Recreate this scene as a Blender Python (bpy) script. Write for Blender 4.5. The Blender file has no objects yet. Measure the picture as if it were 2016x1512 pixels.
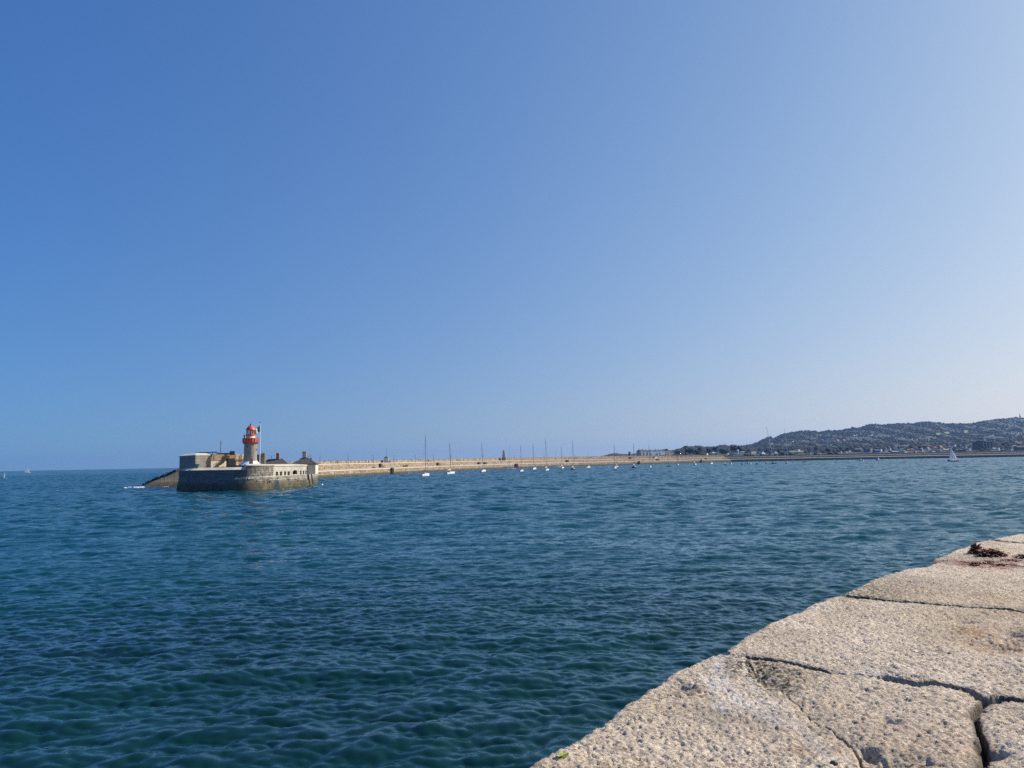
import bpy, bmesh, math, random
import numpy as np
from mathutils import Vector, Matrix
R = math.radians
SC = bpy.context.scene
COL = SC.collection

# ------------------------------------------------------------ camera
CAM_Z = 7.0
FPX = 1500.0                       # focal length in pixels of a 2016 px wide picture
ROLL = math.atan(0.0188)
PITCH = math.atan((151.6 / FPX) * math.cos(ROLL))
_f = Vector((0, math.cos(PITCH), math.sin(PITCH)))
_u0 = Vector((0, -math.sin(PITCH), math.cos(PITCH)))
_x = Vector((1, 0, 0))
_r = _x * math.cos(ROLL) - _u0 * math.sin(ROLL)
_u = _x * math.sin(ROLL) + _u0 * math.cos(ROLL)
cam_d = bpy.data.cameras.new('camera'); cam = bpy.data.objects.new('camera', cam_d); COL.objects.link(cam)
cam_d.sensor_width = 36; cam_d.lens = 36 * FPX / 2016
cam_d.clip_start = 0.05; cam_d.clip_end = 60000
mw = Matrix((( _r.x, _u.x, -_f.x, 0), (_r.y, _u.y, -_f.y, 0), (_r.z, _u.z, -_f.z, CAM_Z), (0, 0, 0, 1)))
cam.matrix_world = mw
SC.camera = cam

# ------------------------------------------------------------ sky, sun, exposure
SUN_AZ, SUN_EL = R(68), R(38)
SKY_LIFT, SKY_K = 0.10, 1.0
SKY_G0, SKY_G1, SKY_G2 = (0.25, 0.66, 1.38), (1.00, 1.03, 0.95), (0.17, -0.12, -0.06)
w = bpy.data.worlds.new('World'); SC.world = w; w.use_nodes = True
nt = w.node_tree; bg = nt.nodes['Background']
sky = nt.nodes.new('ShaderNodeTexSky'); sky.sky_type = 'NISHITA'; sky.sun_disc = False
sky.sun_elevation = SUN_EL; sky.sun_rotation = SUN_AZ
sky.altitude = 0; sky.air_density = 1.6; sky.dust_density = 1.0; sky.ozone_density = 1.0
# the lowest degrees of the clear-air sky are lifted above its yellow band; a mild sun-side brightening is added for sea haze
tc = nt.nodes.new('ShaderNodeTexCoord'); lift = nt.nodes.new('ShaderNodeVectorMath'); lift.operation = 'MULTIPLY_ADD'
lift.inputs[1].default_value = (1, 1, SKY_K); lift.inputs[2].default_value = (0, 0, SKY_LIFT)
nt.links.new(tc.outputs['Generated'], lift.inputs[0]); nrmz = nt.nodes.new('ShaderNodeVectorMath'); nrmz.operation = 'NORMALIZE'
nt.links.new(lift.outputs[0], nrmz.inputs[0]); nt.links.new(nrmz.outputs[0], sky.inputs['Vector'])
# camera colour response: deep blue away from the sun, whiter towards it
dt = nt.nodes.new('ShaderNodeVectorMath'); dt.operation = 'DOT_PRODUCT'; dt.inputs[1].default_value = (math.sin(SUN_AZ), math.cos(SUN_AZ), 0)
nt.links.new(tc.outputs['Generated'], dt.inputs[0])
ha = nt.nodes.new('ShaderNodeMath'); ha.operation = 'MULTIPLY_ADD'; ha.inputs[1].default_value = 0.5; ha.inputs[2].default_value = 0.5; nt.links.new(dt.outputs['Value'], ha.inputs[0])
pw = nt.nodes.new('ShaderNodeMath'); pw.operation = 'POWER'; pw.inputs[1].default_value = 2.0; nt.links.new(ha.outputs[0], pw.inputs[0])
gm = nt.nodes.new('ShaderNodeMix'); gm.data_type = 'VECTOR'; gm.inputs[4].default_value = SKY_G0; gm.inputs[5].default_value = SKY_G1; nt.links.new(pw.outputs[0], gm.inputs[0])
sz = nt.nodes.new('ShaderNodeSeparateXYZ'); nt.links.new(tc.outputs['Generated'], sz.inputs[0])
ex = nt.nodes.new('ShaderNodeMath'); ex.operation = 'MULTIPLY'; ex.inputs[1].default_value = -1 / 0.25; nt.links.new(sz.outputs[2], ex.inputs[0])
ex2 = nt.nodes.new('ShaderNodeMath'); ex2.operation = 'EXPONENT'; nt.links.new(ex.outputs[0], ex2.inputs[0])
ex3 = nt.nodes.new('ShaderNodeMath'); ex3.operation = 'MULTIPLY'; nt.links.new(ex2.outputs[0], ex3.inputs[0]); nt.links.new(pw.outputs[0], ex3.inputs[1])
g2 = nt.nodes.new('ShaderNodeVectorMath'); g2.operation = 'SCALE'; g2.inputs[0].default_value = SKY_G2; nt.links.new(ex3.outputs[0], g2.inputs['Scale'])
g3 = nt.nodes.new('ShaderNodeVectorMath'); g3.operation = 'ADD'; nt.links.new(gm.outputs[1], g3.inputs[0]); nt.links.new(g2.outputs[0], g3.inputs[1])
mg = nt.nodes.new('ShaderNodeVectorMath'); mg.operation = 'MULTIPLY'; nt.links.new(sky.outputs[0], mg.inputs[0]); nt.links.new(g3.outputs[0], mg.inputs[1])
nt.links.new(mg.outputs[0], bg.inputs[0])
bg.inputs[1].default_value = 0.083
sd = bpy.data.lights.new('sun', 'SUN'); sun = bpy.data.objects.new('sun', sd); COL.objects.link(sun)
sd.energy = 5.0; sd.angle = R(0.53); sd.color = (1.0, 0.91, 0.79)
sdir = Vector((math.sin(SUN_AZ) * math.cos(SUN_EL), math.cos(SUN_AZ) * math.cos(SUN_EL), math.sin(SUN_EL)))
sun.rotation_euler = sdir.to_track_quat('Z', 'Y').to_euler()
SC.view_settings.view_transform = 'Standard'; SC.view_settings.look = 'None'
SC.view_settings.gamma = 1; SC.view_settings.exposure = 0.28
SC.cycles.use_denoising = False      # keeps the fine grain of stone and water
SC.cycles.max_bounces = 6; SC.cycles.volume_bounces = 0; SC.cycles.transparent_max_bounces = 12

# ------------------------------------------------------------ helpers
def P(px, py, Y):
    """world point at depth Y seen at photo pixel (px, py)"""
    d = _f + _r * ((px - 1008) / FPX) + _u * ((756 - py) / FPX)
    t = Y / d.y
    return Vector((t * d.x, Y, CAM_Z + t * d.z))
def G(px, py, z=0.0):
    """world point at height z seen at photo pixel"""
    d = _f + _r * ((px - 1008) / FPX) + _u * ((756 - py) / FPX)
    t = (z - CAM_Z) / d.z
    return Vector((t * d.x, t * d.y, z))
def HY(px): return 927.8 - 0.0188 * px - 0.9
def PX(px, Y): return P(px, HY(px), Y).x
def MPP(Y): return Y / FPX           # metres per photo pixel at depth Y

def tag(o, label=None, cat=None, group=None, kind=None):
    if label: o['label'] = label
    if cat: o['category'] = cat
    if group: o['group'] = group
    if kind: o['kind'] = kind
    return o
def empty(name, loc, label=None, cat=None, group=None, rz=0):
    o = bpy.data.objects.new(name, None); COL.objects.link(o)
    o.location = loc; o.rotation_euler = (0, 0, rz); o.empty_display_size = 0.1
    return tag(o, label, cat, group)

def h2(ix, iy, seed):
    n = (ix.astype(np.int64) * 374761393 + iy.astype(np.int64) * 668265263 + seed * 974711) & 0xffffffff
    n = ((n ^ (n >> 13)) * 1274126177) & 0xffffffff
    n = n ^ (n >> 16)
    return (n & 0xffff) / 65535.0
def vnoise(x, y, seed=0):
    ix = np.floor(x); iy = np.floor(y); fx = x - ix; fy = y - iy
    fx = fx * fx * (3 - 2 * fx); fy = fy * fy * (3 - 2 * fy)
    a = h2(ix, iy, seed); b = h2(ix + 1, iy, seed); c = h2(ix, iy + 1, seed); d = h2(ix + 1, iy + 1, seed)
    return (a + (b - a) * fx) * (1 - fy) + (c + (d - c) * fx) * fy
def fbm(x, y, octv=4, seed=0, gain=0.5):
    s = 0; a = 1; t = 0
    for i in range(octv):
        s = s + a * vnoise(x * 2 ** i + 17.3 * i, y * 2 ** i - 9.1 * i, seed + i); t += a; a *= gain
    return s / t

def np_mesh(name, V, F, mat, parent=None, smooth=False):
    """fast mesh from numpy verts (n,3) and quads (m,4)"""
    me = bpy.data.meshes.new(name)
    me.vertices.add(len(V)); me.vertices.foreach_set('co', np.asarray(V, dtype=np.float32).ravel())
    F = np.asarray(F, dtype=np.int32); k = F.shape[1]
    me.loops.add(F.size); me.loops.foreach_set('vertex_index', F.ravel())
    me.polygons.add(len(F)); me.polygons.foreach_set('loop_start', np.arange(0, F.size, k, dtype=np.int32))
    me.polygons.foreach_set('loop_total', np.full(len(F), k, dtype=np.int32))
    if smooth: me.polygons.foreach_set('use_smooth', np.ones(len(F), dtype=bool))
    me.update(calc_edges=True)
    if mat: me.materials.append(mat)
    o = bpy.data.objects.new(name, me); COL.objects.link(o)
    if parent: o.parent = parent
    return o

class MB:
    """collects shapes; build() links them as one mesh with metric wall UVs"""
    def __init__(s): s.v = []; s.f = []; s.m = []; s.mi = 0
    def quad(s, *pts):
        n = len(s.v); s.v += [tuple(p) for p in pts]; s.f.append(tuple(range(n, n + len(pts)))); s.m.append(s.mi)
    def box(s, c, size, rz=0, taper=1.0):
        cx, cy, cz = c; sx, sy, sz = [q / 2 for q in size]; ca, sa = math.cos(rz), math.sin(rz); n = len(s.v)
        for dz in (-1, 1):
            k = taper if dz > 0 else 1.0
            for dx, dy in ((-1, -1), (1, -1), (1, 1), (-1, 1)):
                x, y = dx * sx * k, dy * sy * k
                s.v.append((cx + x * ca - y * sa, cy + x * sa + y * ca, cz + dz * sz))
        for q in ((3, 2, 1, 0), (4, 5, 6, 7), (0, 1, 5, 4), (1, 2, 6, 5), (2, 3, 7, 6), (3, 0, 4, 7)):
            s.f.append(tuple(n + i for i in q)); s.m.append(s.mi)
    def prism(s, bot, top):
        """two rings of equal length (counter-clockwise from above)"""
        n = len(s.v); k = len(bot); s.v += [tuple(p) for p in bot] + [tuple(p) for p in top]
        s.f.append(tuple(n + i for i in reversed(range(k)))); s.m.append(s.mi)
        s.f.append(tuple(n + k + i for i in range(k))); s.m.append(s.mi)
        for i in range(k):
            j = (i + 1) % k; s.f.append((n + i, n + j, n + k + j, n + k + i)); s.m.append(s.mi)
    def tube(s, a, b, r0, r1=None, seg=8):
        a, b = Vector(a), Vector(b); r1 = r0 if r1 is None else r1
        d = (b - a).normalized(); q = d.orthogonal().normalized(); t = d.cross(q)
        ra, rb = [], []
        for i in range(seg):
            an = 2 * math.pi * i / seg; o = q * math.cos(an) + t * math.sin(an)
            ra.append(a + o * r0); rb.append(b + o * r1)
        s.prism(ra, rb)
    def lathe(s, prof, c=(0, 0, 0), seg=24, a0=0.0):
        n = len(s.v); k = len(prof)
        for i in range(seg):
            an = a0 + 2 * math.pi * i / seg
            for r, z in prof: s.v.append((c[0] + r * math.cos(an), c[1] + r * math.sin(an), c[2] + z))
        for i in range(seg):
            j = (i + 1) % seg
            for q in range(k - 1):
                s.f.append((n + i * k + q, n + j * k + q, n + j * k + q + 1, n + i * k + q + 1)); s.m.append(s.mi)
    def build(s, name, mats, parent=None, smooth=False, rel=None):
        if not isinstance(mats, (list, tuple)): mats = [mats]
        me = bpy.data.meshes.new(name)
        off = Vector(rel) if rel is not None else Vector((0, 0, 0))
        me.from_pydata([tuple(Vector(v) - off) for v in s.v], [], s.f)
        for m in mats: me.materials.append(m)
        uv = me.uv_layers.new(name='UVMap')
        for p in me.polygons:
            p.material_index = s.m[p.index]; p.use_smooth = smooth
            n = p.normal
            if abs(n.z) < 0.75:
                t = Vector((-n.y, n.x, 0)).normalized()
                for li in p.loop_indices:
                    co = me.vertices[me.loops[li].vertex_index].co; uv.data[li].uv = (co.dot(t), co.z + off.z)
            else:
                for li in p.loop_indices:
                    co = me.vertices[me.loops[li].vertex_index].co; uv.data[li].uv = (co.x, co.y)
        me.update()
        o = bpy.data.objects.new(name, me); COL.objects.link(o)
        if parent: o.parent = parent
        return o

# ------------------------------------------------------------ material kit
def mat(name, base=(0.5, 0.5, 0.5), rough=0.7, metal=0.0, spec=0.5, var=0.0, scale=1.0, bump=0.0, bscale=10.0):
    m = bpy.data.materials.new(name); m.use_nodes = True; t = m.node_tree; b = t.nodes['Principled BSDF']
    b.inputs['Base Color'].default_value = (*base, 1); b.inputs['Roughness'].default_value = rough
    b.inputs['Metallic'].default_value = metal; b.inputs['Specular IOR Level'].default_value = spec
    if var or bump:
        co = t.nodes.new('ShaderNodeTexCoord')
        n = t.nodes.new('ShaderNodeTexNoise'); n.inputs['Scale'].default_value = scale; n.inputs['Detail'].default_value = 5
        t.links.new(co.outputs['Object'], n.inputs['Vector'])
        r = t.nodes.new('ShaderNodeValToRGB'); r.color_ramp.elements[0].position = 0.3; r.color_ramp.elements[1].position = 0.7
        r.color_ramp.elements[0].color = (*[c * (1 - var) for c in base], 1)
        r.color_ramp.elements[1].color = (*[min(1, c * (1 + var)) for c in base], 1)
        t.links.new(n.outputs[0], r.inputs[0]); t.links.new(r.outputs[0], b.inputs['Base Color'])
        if bump:
            n2 = t.nodes.new('ShaderNodeTexNoise'); n2.inputs['Scale'].default_value = bscale; n2.inputs['Detail'].default_value = 4
            t.links.new(co.outputs['Object'], n2.inputs['Vector'])
            bp = t.nodes.new('ShaderNodeBump'); bp.inputs['Strength'].default_value = bump
            t.links.new(n2.outputs[0], bp.inputs['Height']); t.links.new(bp.outputs[0], b.inputs['Normal'])
    return m
def see_through_cloth(m):
    t = m.node_tree; b = t.nodes['Principled BSDF']; tr = t.nodes.new('ShaderNodeBsdfTranslucent'); tr.inputs[0].default_value = b.inputs['Base Color'].default_value
    mx = t.nodes.new('ShaderNodeMixShader'); mx.inputs[0].default_value = 0.5; t.links.new(b.outputs[0], mx.inputs[1]); t.links.new(tr.outputs[0], mx.inputs[2]); t.links.new(mx.outputs[0], t.nodes['Material Output'].inputs['Surface']); return m
def build_each(b, name, m, parent, **kw):
    """links every separate shape collected in b as an object of its own"""
    grp = {}; par = list(range(len(b.v)))
    def fd(i):
        while par[i] != i: par[i] = par[par[i]]; i = par[i]
        return i
    for f in b.f:
        for q in f[1:]: par[fd(q)] = fd(f[0])
    for f in b.f: grp.setdefault(fd(f[0]), []).append(f)
    for fs in grp.values():
        c = MB(); ids = sorted({q for f in fs for q in f}); mp_ = {q: i for i, q in enumerate(ids)}
        c.v = [b.v[q] for q in ids]; c.f = [tuple(mp_[q] for q in f) for f in fs]; c.m = [0] * len(fs); c.build(name, m, parent, **kw)
class NT:
    """tiny node helper"""
    def __init__(s, m): s.t = m.node_tree; s.b = s.t.nodes['Principled BSDF']
    def n(s, kind, **kw):
        x = s.t.nodes.new(kind)
        for k, v in kw.items():
            if k in x.inputs: x.inputs[k].default_value = v
            else: setattr(x, k, v)
        return x
    def l(s, a, b): s.t.links.new(a, b)
    def math(s, op, a, b=None):
        x = s.t.nodes.new('ShaderNodeMath'); x.operation = op
        for i, q in enumerate((a, b)):
            if q is None: continue
            if isinstance(q, (int, float)): x.inputs[i].default_value = q
            else: s.l(q, x.inputs[i])
        return x.outputs[0]
    def ramp(s, fac, stops):
        r = s.t.nodes.new('ShaderNodeValToRGB'); e = r.color_ramp.elements
        while len(e) < len(stops): e.new(0.5)
        for q, (p, c) in zip(e, stops):
            q.position = p; q.color = (*c, 1) if len(c) == 3 else c
        s.l(fac, r.inputs[0]); return r.outputs[0]
    def mix(s, fac, a, b, mode='MIX'):
        x = s.t.nodes.new('ShaderNodeMix'); x.data_type = 'RGBA'; x.blend_type = mode
        for i, q in ((0, fac), (6, a), (7, b)):
            if isinstance(q, (int, float)): x.inputs[i].default_value = q
            elif isinstance(q, tuple): x.inputs[i].default_value = (*q, 1)
            else: s.l(q, x.inputs[i])
        return x.outputs[2]
def stone_mat(name, c1, c2, mortar, bw=1.2, bh=0.45, stain=0.5, tide=None, rough=0.9, grime=(0.06, 0.055, 0.05), ms=0.03, blotch=None):
    """coursed masonry on the metric UVs, blotchy, with a weed band up to z = tide"""
    m = bpy.data.materials.new(name); m.use_nodes = True; k = NT(m)
    uv = k.n('ShaderNodeUVMap'); geo = k.n('ShaderNodeNewGeometry')
    br = k.n('ShaderNodeTexBrick', Scale=1.0); br.inputs['Brick Width'].default_value = bw; br.inputs['Row Height'].default_value = bh
    br.inputs['Mortar Size'].default_value = ms; br.inputs['Mortar Smooth'].default_value = 0.4; br.inputs['Bias'].default_value = 0.0
    br.inputs['Color1'].default_value = (*c1, 1); br.inputs['Color2'].default_value = (*c2, 1); br.inputs['Mortar'].default_value = (*mortar, 1)
    k.l(uv.outputs[0], br.inputs['Vector'])
    n1 = k.n('ShaderNodeTexNoise', Scale=0.35, Detail=6.0, Roughness=0.65); k.l(geo.outputs['Position'], n1.inputs['Vector'])
    f1 = k.ramp(n1.outputs[0], [(0.38, (0, 0, 0)), (0.72, (stain, stain, stain))])
    col = k.mix(f1, br.outputs[0], grime)
    n2 = k.n('ShaderNodeTexNoise', Scale=3.0, Detail=4.0); k.l(geo.outputs['Position'], n2.inputs['Vector'])
    f2 = k.ramp(n2.outputs[0], [(0.3, (0.72, 0.72, 0.72)), (0.7, (1.2, 1.18, 1.15))])
    col = k.mix(1.0, col, f2, 'MULTIPLY')
    if blotch:
        n4 = k.n('ShaderNodeTexNoise', Scale=blotch, Detail=5.0, Roughness=0.7); k.l(uv.outputs[0], n4.inputs['Vector'])
        col = k.mix(1.0, col, k.ramp(n4.outputs[0], [(0.36, (0.25, 0.22, 0.20)), (0.47, (0.88, 0.88, 0.88)), (0.62, (1.15, 1.15, 1.15))]), 'MULTIPLY')
    if tide is not None:
        sx = k.n('ShaderNodeSeparateXYZ'); k.l(geo.outputs['Position'], sx.inputs[0])
        n3 = k.n('ShaderNodeTexNoise', Scale=0.5, Detail=4.0); k.l(geo.outputs['Position'], n3.inputs['Vector'])
        zz = k.math('SUBTRACT', sx.outputs[2], k.math('MULTIPLY', n3.outputs[0], 0.9))
        f3 = k.ramp(k.math('DIVIDE', zz, tide * 1.25), [(0.15, (1, 1, 1)), (0.45, (0.75, 0.75, 0.75)), (0.75, (0, 0, 0))])
        wc = k.ramp(n3.outputs[0], [(0.4, (0.04, 0.035, 0.016)), (0.65, (0.11, 0.085, 0.035))])
        col = k.mix(f3, col, wc)
    k.l(col, k.b.inputs['Base Color']); k.b.inputs['Roughness'].default_value = rough
    bp = k.n('ShaderNodeBump', Strength=0.5, Distance=0.05); k.l(br.outputs[1], bp.inputs['Height']); bp.invert = True
    k.l(bp.outputs[0], k.b.inputs['Normal'])
    return m
# ------------------------------------------------------------ water
BOOST = 0.75
def build_water():
    rs = []; r = 3.0; DA = 0.05
    while r < 12000:
        rs.append(r)
        if r < 14: r += 0.5
        elif r < 1150: r += max(0.05, min(r * r / (CAM_Z * FPX) * 0.62, 1.4))
        elif r < 3200: r += 9.0
        else: r *= 1.03
    rs.append(12000.0); rs = np.array(rs)
    a = list(np.arange(-42, 38, DA)); a = a + list(np.arange(38, 318, 2.0))
    az = np.radians(np.array(a))
    A, Rr = np.meshgrid(az, rs)
    X = Rr * np.sin(A); Y = Rr * np.cos(A)
    dr = np.gradient(rs)[:, None] * np.ones_like(A)
    cell = np.maximum(dr, Rr * math.radians(DA) * 0.6)
    Z = np.zeros_like(X); DX = np.zeros_like(X); DY = np.zeros_like(X)
    rng = np.random.RandomState(5)
    # gusts: patches where the waves stand higher
    patch = 0.85 + 0.5 * (fbm(X / 34 + 3, Y / 60 + 8, 4, 11) - 0.4)
    lam = np.concatenate([np.exp(np.linspace(math.log(0.28), math.log(9.0), 84)), np.exp(np.linspace(math.log(10), math.log(60), 22))])
    S0 = 0.056; lost = np.zeros_like(X)
    fades = []
    for L in lam[:84]:
        f = np.clip((L / cell[:, 0] - 1.9) / 1.4, 0, 1); fades.append(f)
    sl = np.where(lam < 1.05, 1.0, (1.05 / lam) ** 0.8) * np.where(lam > 0.5, 1.0, (lam / 0.5) ** 0.35) * S0
    var = sum(s_ ** 2 / 2 * (1 - f ** 2) for s_, f in zip(sl[:84], fades)); tot = (sl[:84] ** 2).sum() / 2
    have = tot - var                                  # slope variance the mesh still carries at each range
    for i, L in enumerate(lam):
        kk = 2 * math.pi / L; th = math.radians(95 + rng.normal(0, 40 if L < 2 else 28)); ph = rng.uniform(0, 6.283)
        if i < 84: f = fades[i]
        else: f = np.clip((L / cell[:, 0] - 2.2) / 1.6, 0, 1)
        # where short waves are finer than the mesh the longer ones are steepened, so the sea keeps its roughness
        if L > 3: slope = sl[i] + BOOST * np.sqrt(var / tot) * S0 * np.clip(1.3 - 0.25 * np.abs(np.log(L / (4.2 * cell[:, 0]))) * 4, 0, 1)
        else: slope = np.full(len(rs), sl[i])
        if i >= 84: slope = slope * np.clip((rs - 1100) / 200, 0, 1) * 0.35
        amp = (slope / kk * f)[:, None] * patch
        arg = kk * (X * math.cos(th) + Y * math.sin(th)) + ph
        s = np.sin(arg); c = np.cos(arg)
        Z += amp * s; q = 1.0 * amp
        DX += q * math.cos(th) * c; DY += q * math.sin(th) * c
    lost = np.sqrt(var)[:, None] * np.ones_like(X)
    # a low wake crossing the near water on the left
    wk = (Y - 24.5) - 0.36 * (X + 14)
    near = np.exp(-((X + 12) / 9.0) ** 2)
    Z += 0.13 * near * np.exp(-(wk / 0.9) ** 2) - 0.05 * near * np.exp(-((wk - 2.0) / 1.3) ** 2)
    V = np.stack([X - DX, Y - DY, Z], -1).reshape(-1, 3)
    nr, nc = X.shape
    i = np.arange(nr - 1)[:, None] * nc; j = np.arange(nc)[None, :]; jn = (j + 1) % nc
    F = np.stack([i + j, i + jn, i + nc + jn, i + nc + j], -1).reshape(-1, 4)
    m = bpy.data.materials.new('sea_water'); m.use_nodes = True; k = NT(m)
    geo = k.n('ShaderNodeNewGeometry')
    mp = k.n('ShaderNodeMapping'); mp.inputs['Scale'].default_value = (0.75, 1.25, 1); k.l(geo.outputs['Position'], mp.inputs['Vector'])
    def slope_noise(scale, detail, amt):
        n = k.n('ShaderNodeTexNoise', Scale=scale, Detail=detail, Roughness=0.6); k.l(mp.outputs[0], n.inputs['Vector'])
        s = k.n('ShaderNodeVectorMath', operation='SUBTRACT'); k.l(n.outputs['Color'], s.inputs[0]); s.inputs[1].default_value = (0.5, 0.5, 0.5)
        q = k.n('ShaderNodeVectorMath', operation='MULTIPLY'); k.l(s.outputs[0], q.inputs[0]); q.inputs[1].default_value = (amt * 0.8, amt, 0)
        return q.outputs[0]
    at = k.n('ShaderNodeAttribute', attribute_name='ripple')
    a1 = slope_noise(4.5, 4.0, 0.45); a2 = slope_noise(1.1, 4.0, 1.0); a3 = slope_noise(0.22, 4.0, 0.7)
    far = k.n('ShaderNodeVectorMath', operation='ADD'); k.l(a2, far.inputs[0]); k.l(a3, far.inputs[1])
    fs = k.n('ShaderNodeVectorMath', operation='SCALE'); k.l(far.outputs[0], fs.inputs[0]); k.l(k.math('MULTIPLY', at.outputs['Fac'], 3.0), fs.inputs['Scale'])
    a2 = fs.outputs[0]
    a4 = slope_noise(16.0, 3.0, 0.35); ad4 = k.n('ShaderNodeVectorMath', operation='ADD'); k.l(a1, ad4.inputs[0]); k.l(a4, ad4.inputs[1]); a1 = ad4.outputs[0]
    # broad wind patches scale the ripples
    pn = k.n('ShaderNodeTexNoise', Scale=0.018, Detail=4.0); k.l(mp.outputs[0], pn.inputs['Vector'])
    pf = k.ramp(pn.outputs[0], [(0.32, (0.5, 0.5, 0.5)), (0.68, (1.5, 1.5, 1.5))])
    sm = k.n('ShaderNodeVectorMath', operation='ADD'); k.l(a1, sm.inputs[0]); k.l(a2, sm.inputs[1])
    sc = k.n('ShaderNodeVectorMath', operation='MULTIPLY'); k.l(sm.outputs[0], sc.inputs[0]); k.l(pf, sc.inputs[1])
    ad = k.n('ShaderNodeVectorMath', operation='ADD'); k.l(geo.outputs['Normal'], ad.inputs[0]); k.l(sc.outputs[0], ad.inputs[1])
    nm = k.n('ShaderNodeVectorMath', operation='NORMALIZE'); k.l(ad.outputs[0], nm.inputs[0])
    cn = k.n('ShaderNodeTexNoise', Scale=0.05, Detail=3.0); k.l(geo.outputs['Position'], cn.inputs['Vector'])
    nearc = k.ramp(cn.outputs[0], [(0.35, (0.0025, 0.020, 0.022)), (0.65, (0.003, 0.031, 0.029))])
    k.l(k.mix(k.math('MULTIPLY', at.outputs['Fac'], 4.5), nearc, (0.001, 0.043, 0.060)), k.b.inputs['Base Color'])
    k.b.inputs['Roughness'].default_value = 1.0; k.b.inputs['Specular IOR Level'].default_value = 0.0
    gl = k.n('ShaderNodeBsdfGlossy'); gl.inputs['Roughness'].default_value = 0.05; gl.inputs['Color'].default_value = (0.86, 0.96, 1.0, 1); k.l(nm.outputs[0], gl.inputs['Normal'])
    fr = k.n('ShaderNodeFresnel', IOR=1.33); k.l(nm.outputs[0], fr.inputs['Normal'])
    # wave faces turned away hide each other on a rough sea: mean reflectance falls with the unresolved roughness
    fac = k.math('MULTIPLY', fr.outputs[0], k.math('SUBTRACT', 1.05, k.math('MULTIPLY', at.outputs['Fac'], 1.5)))
    ms = k.n('ShaderNodeMixShader'); k.l(fac, ms.inputs[0]); k.l(k.b.outputs[0], ms.inputs[1]); k.l(gl.outputs[0], ms.inputs[2])
    k.l(ms.outputs[0], k.t.nodes['Material Output'].inputs['Surface'])
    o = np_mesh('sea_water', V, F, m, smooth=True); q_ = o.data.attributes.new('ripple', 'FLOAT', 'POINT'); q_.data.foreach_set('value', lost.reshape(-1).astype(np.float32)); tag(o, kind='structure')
    return o
build_water()
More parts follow.
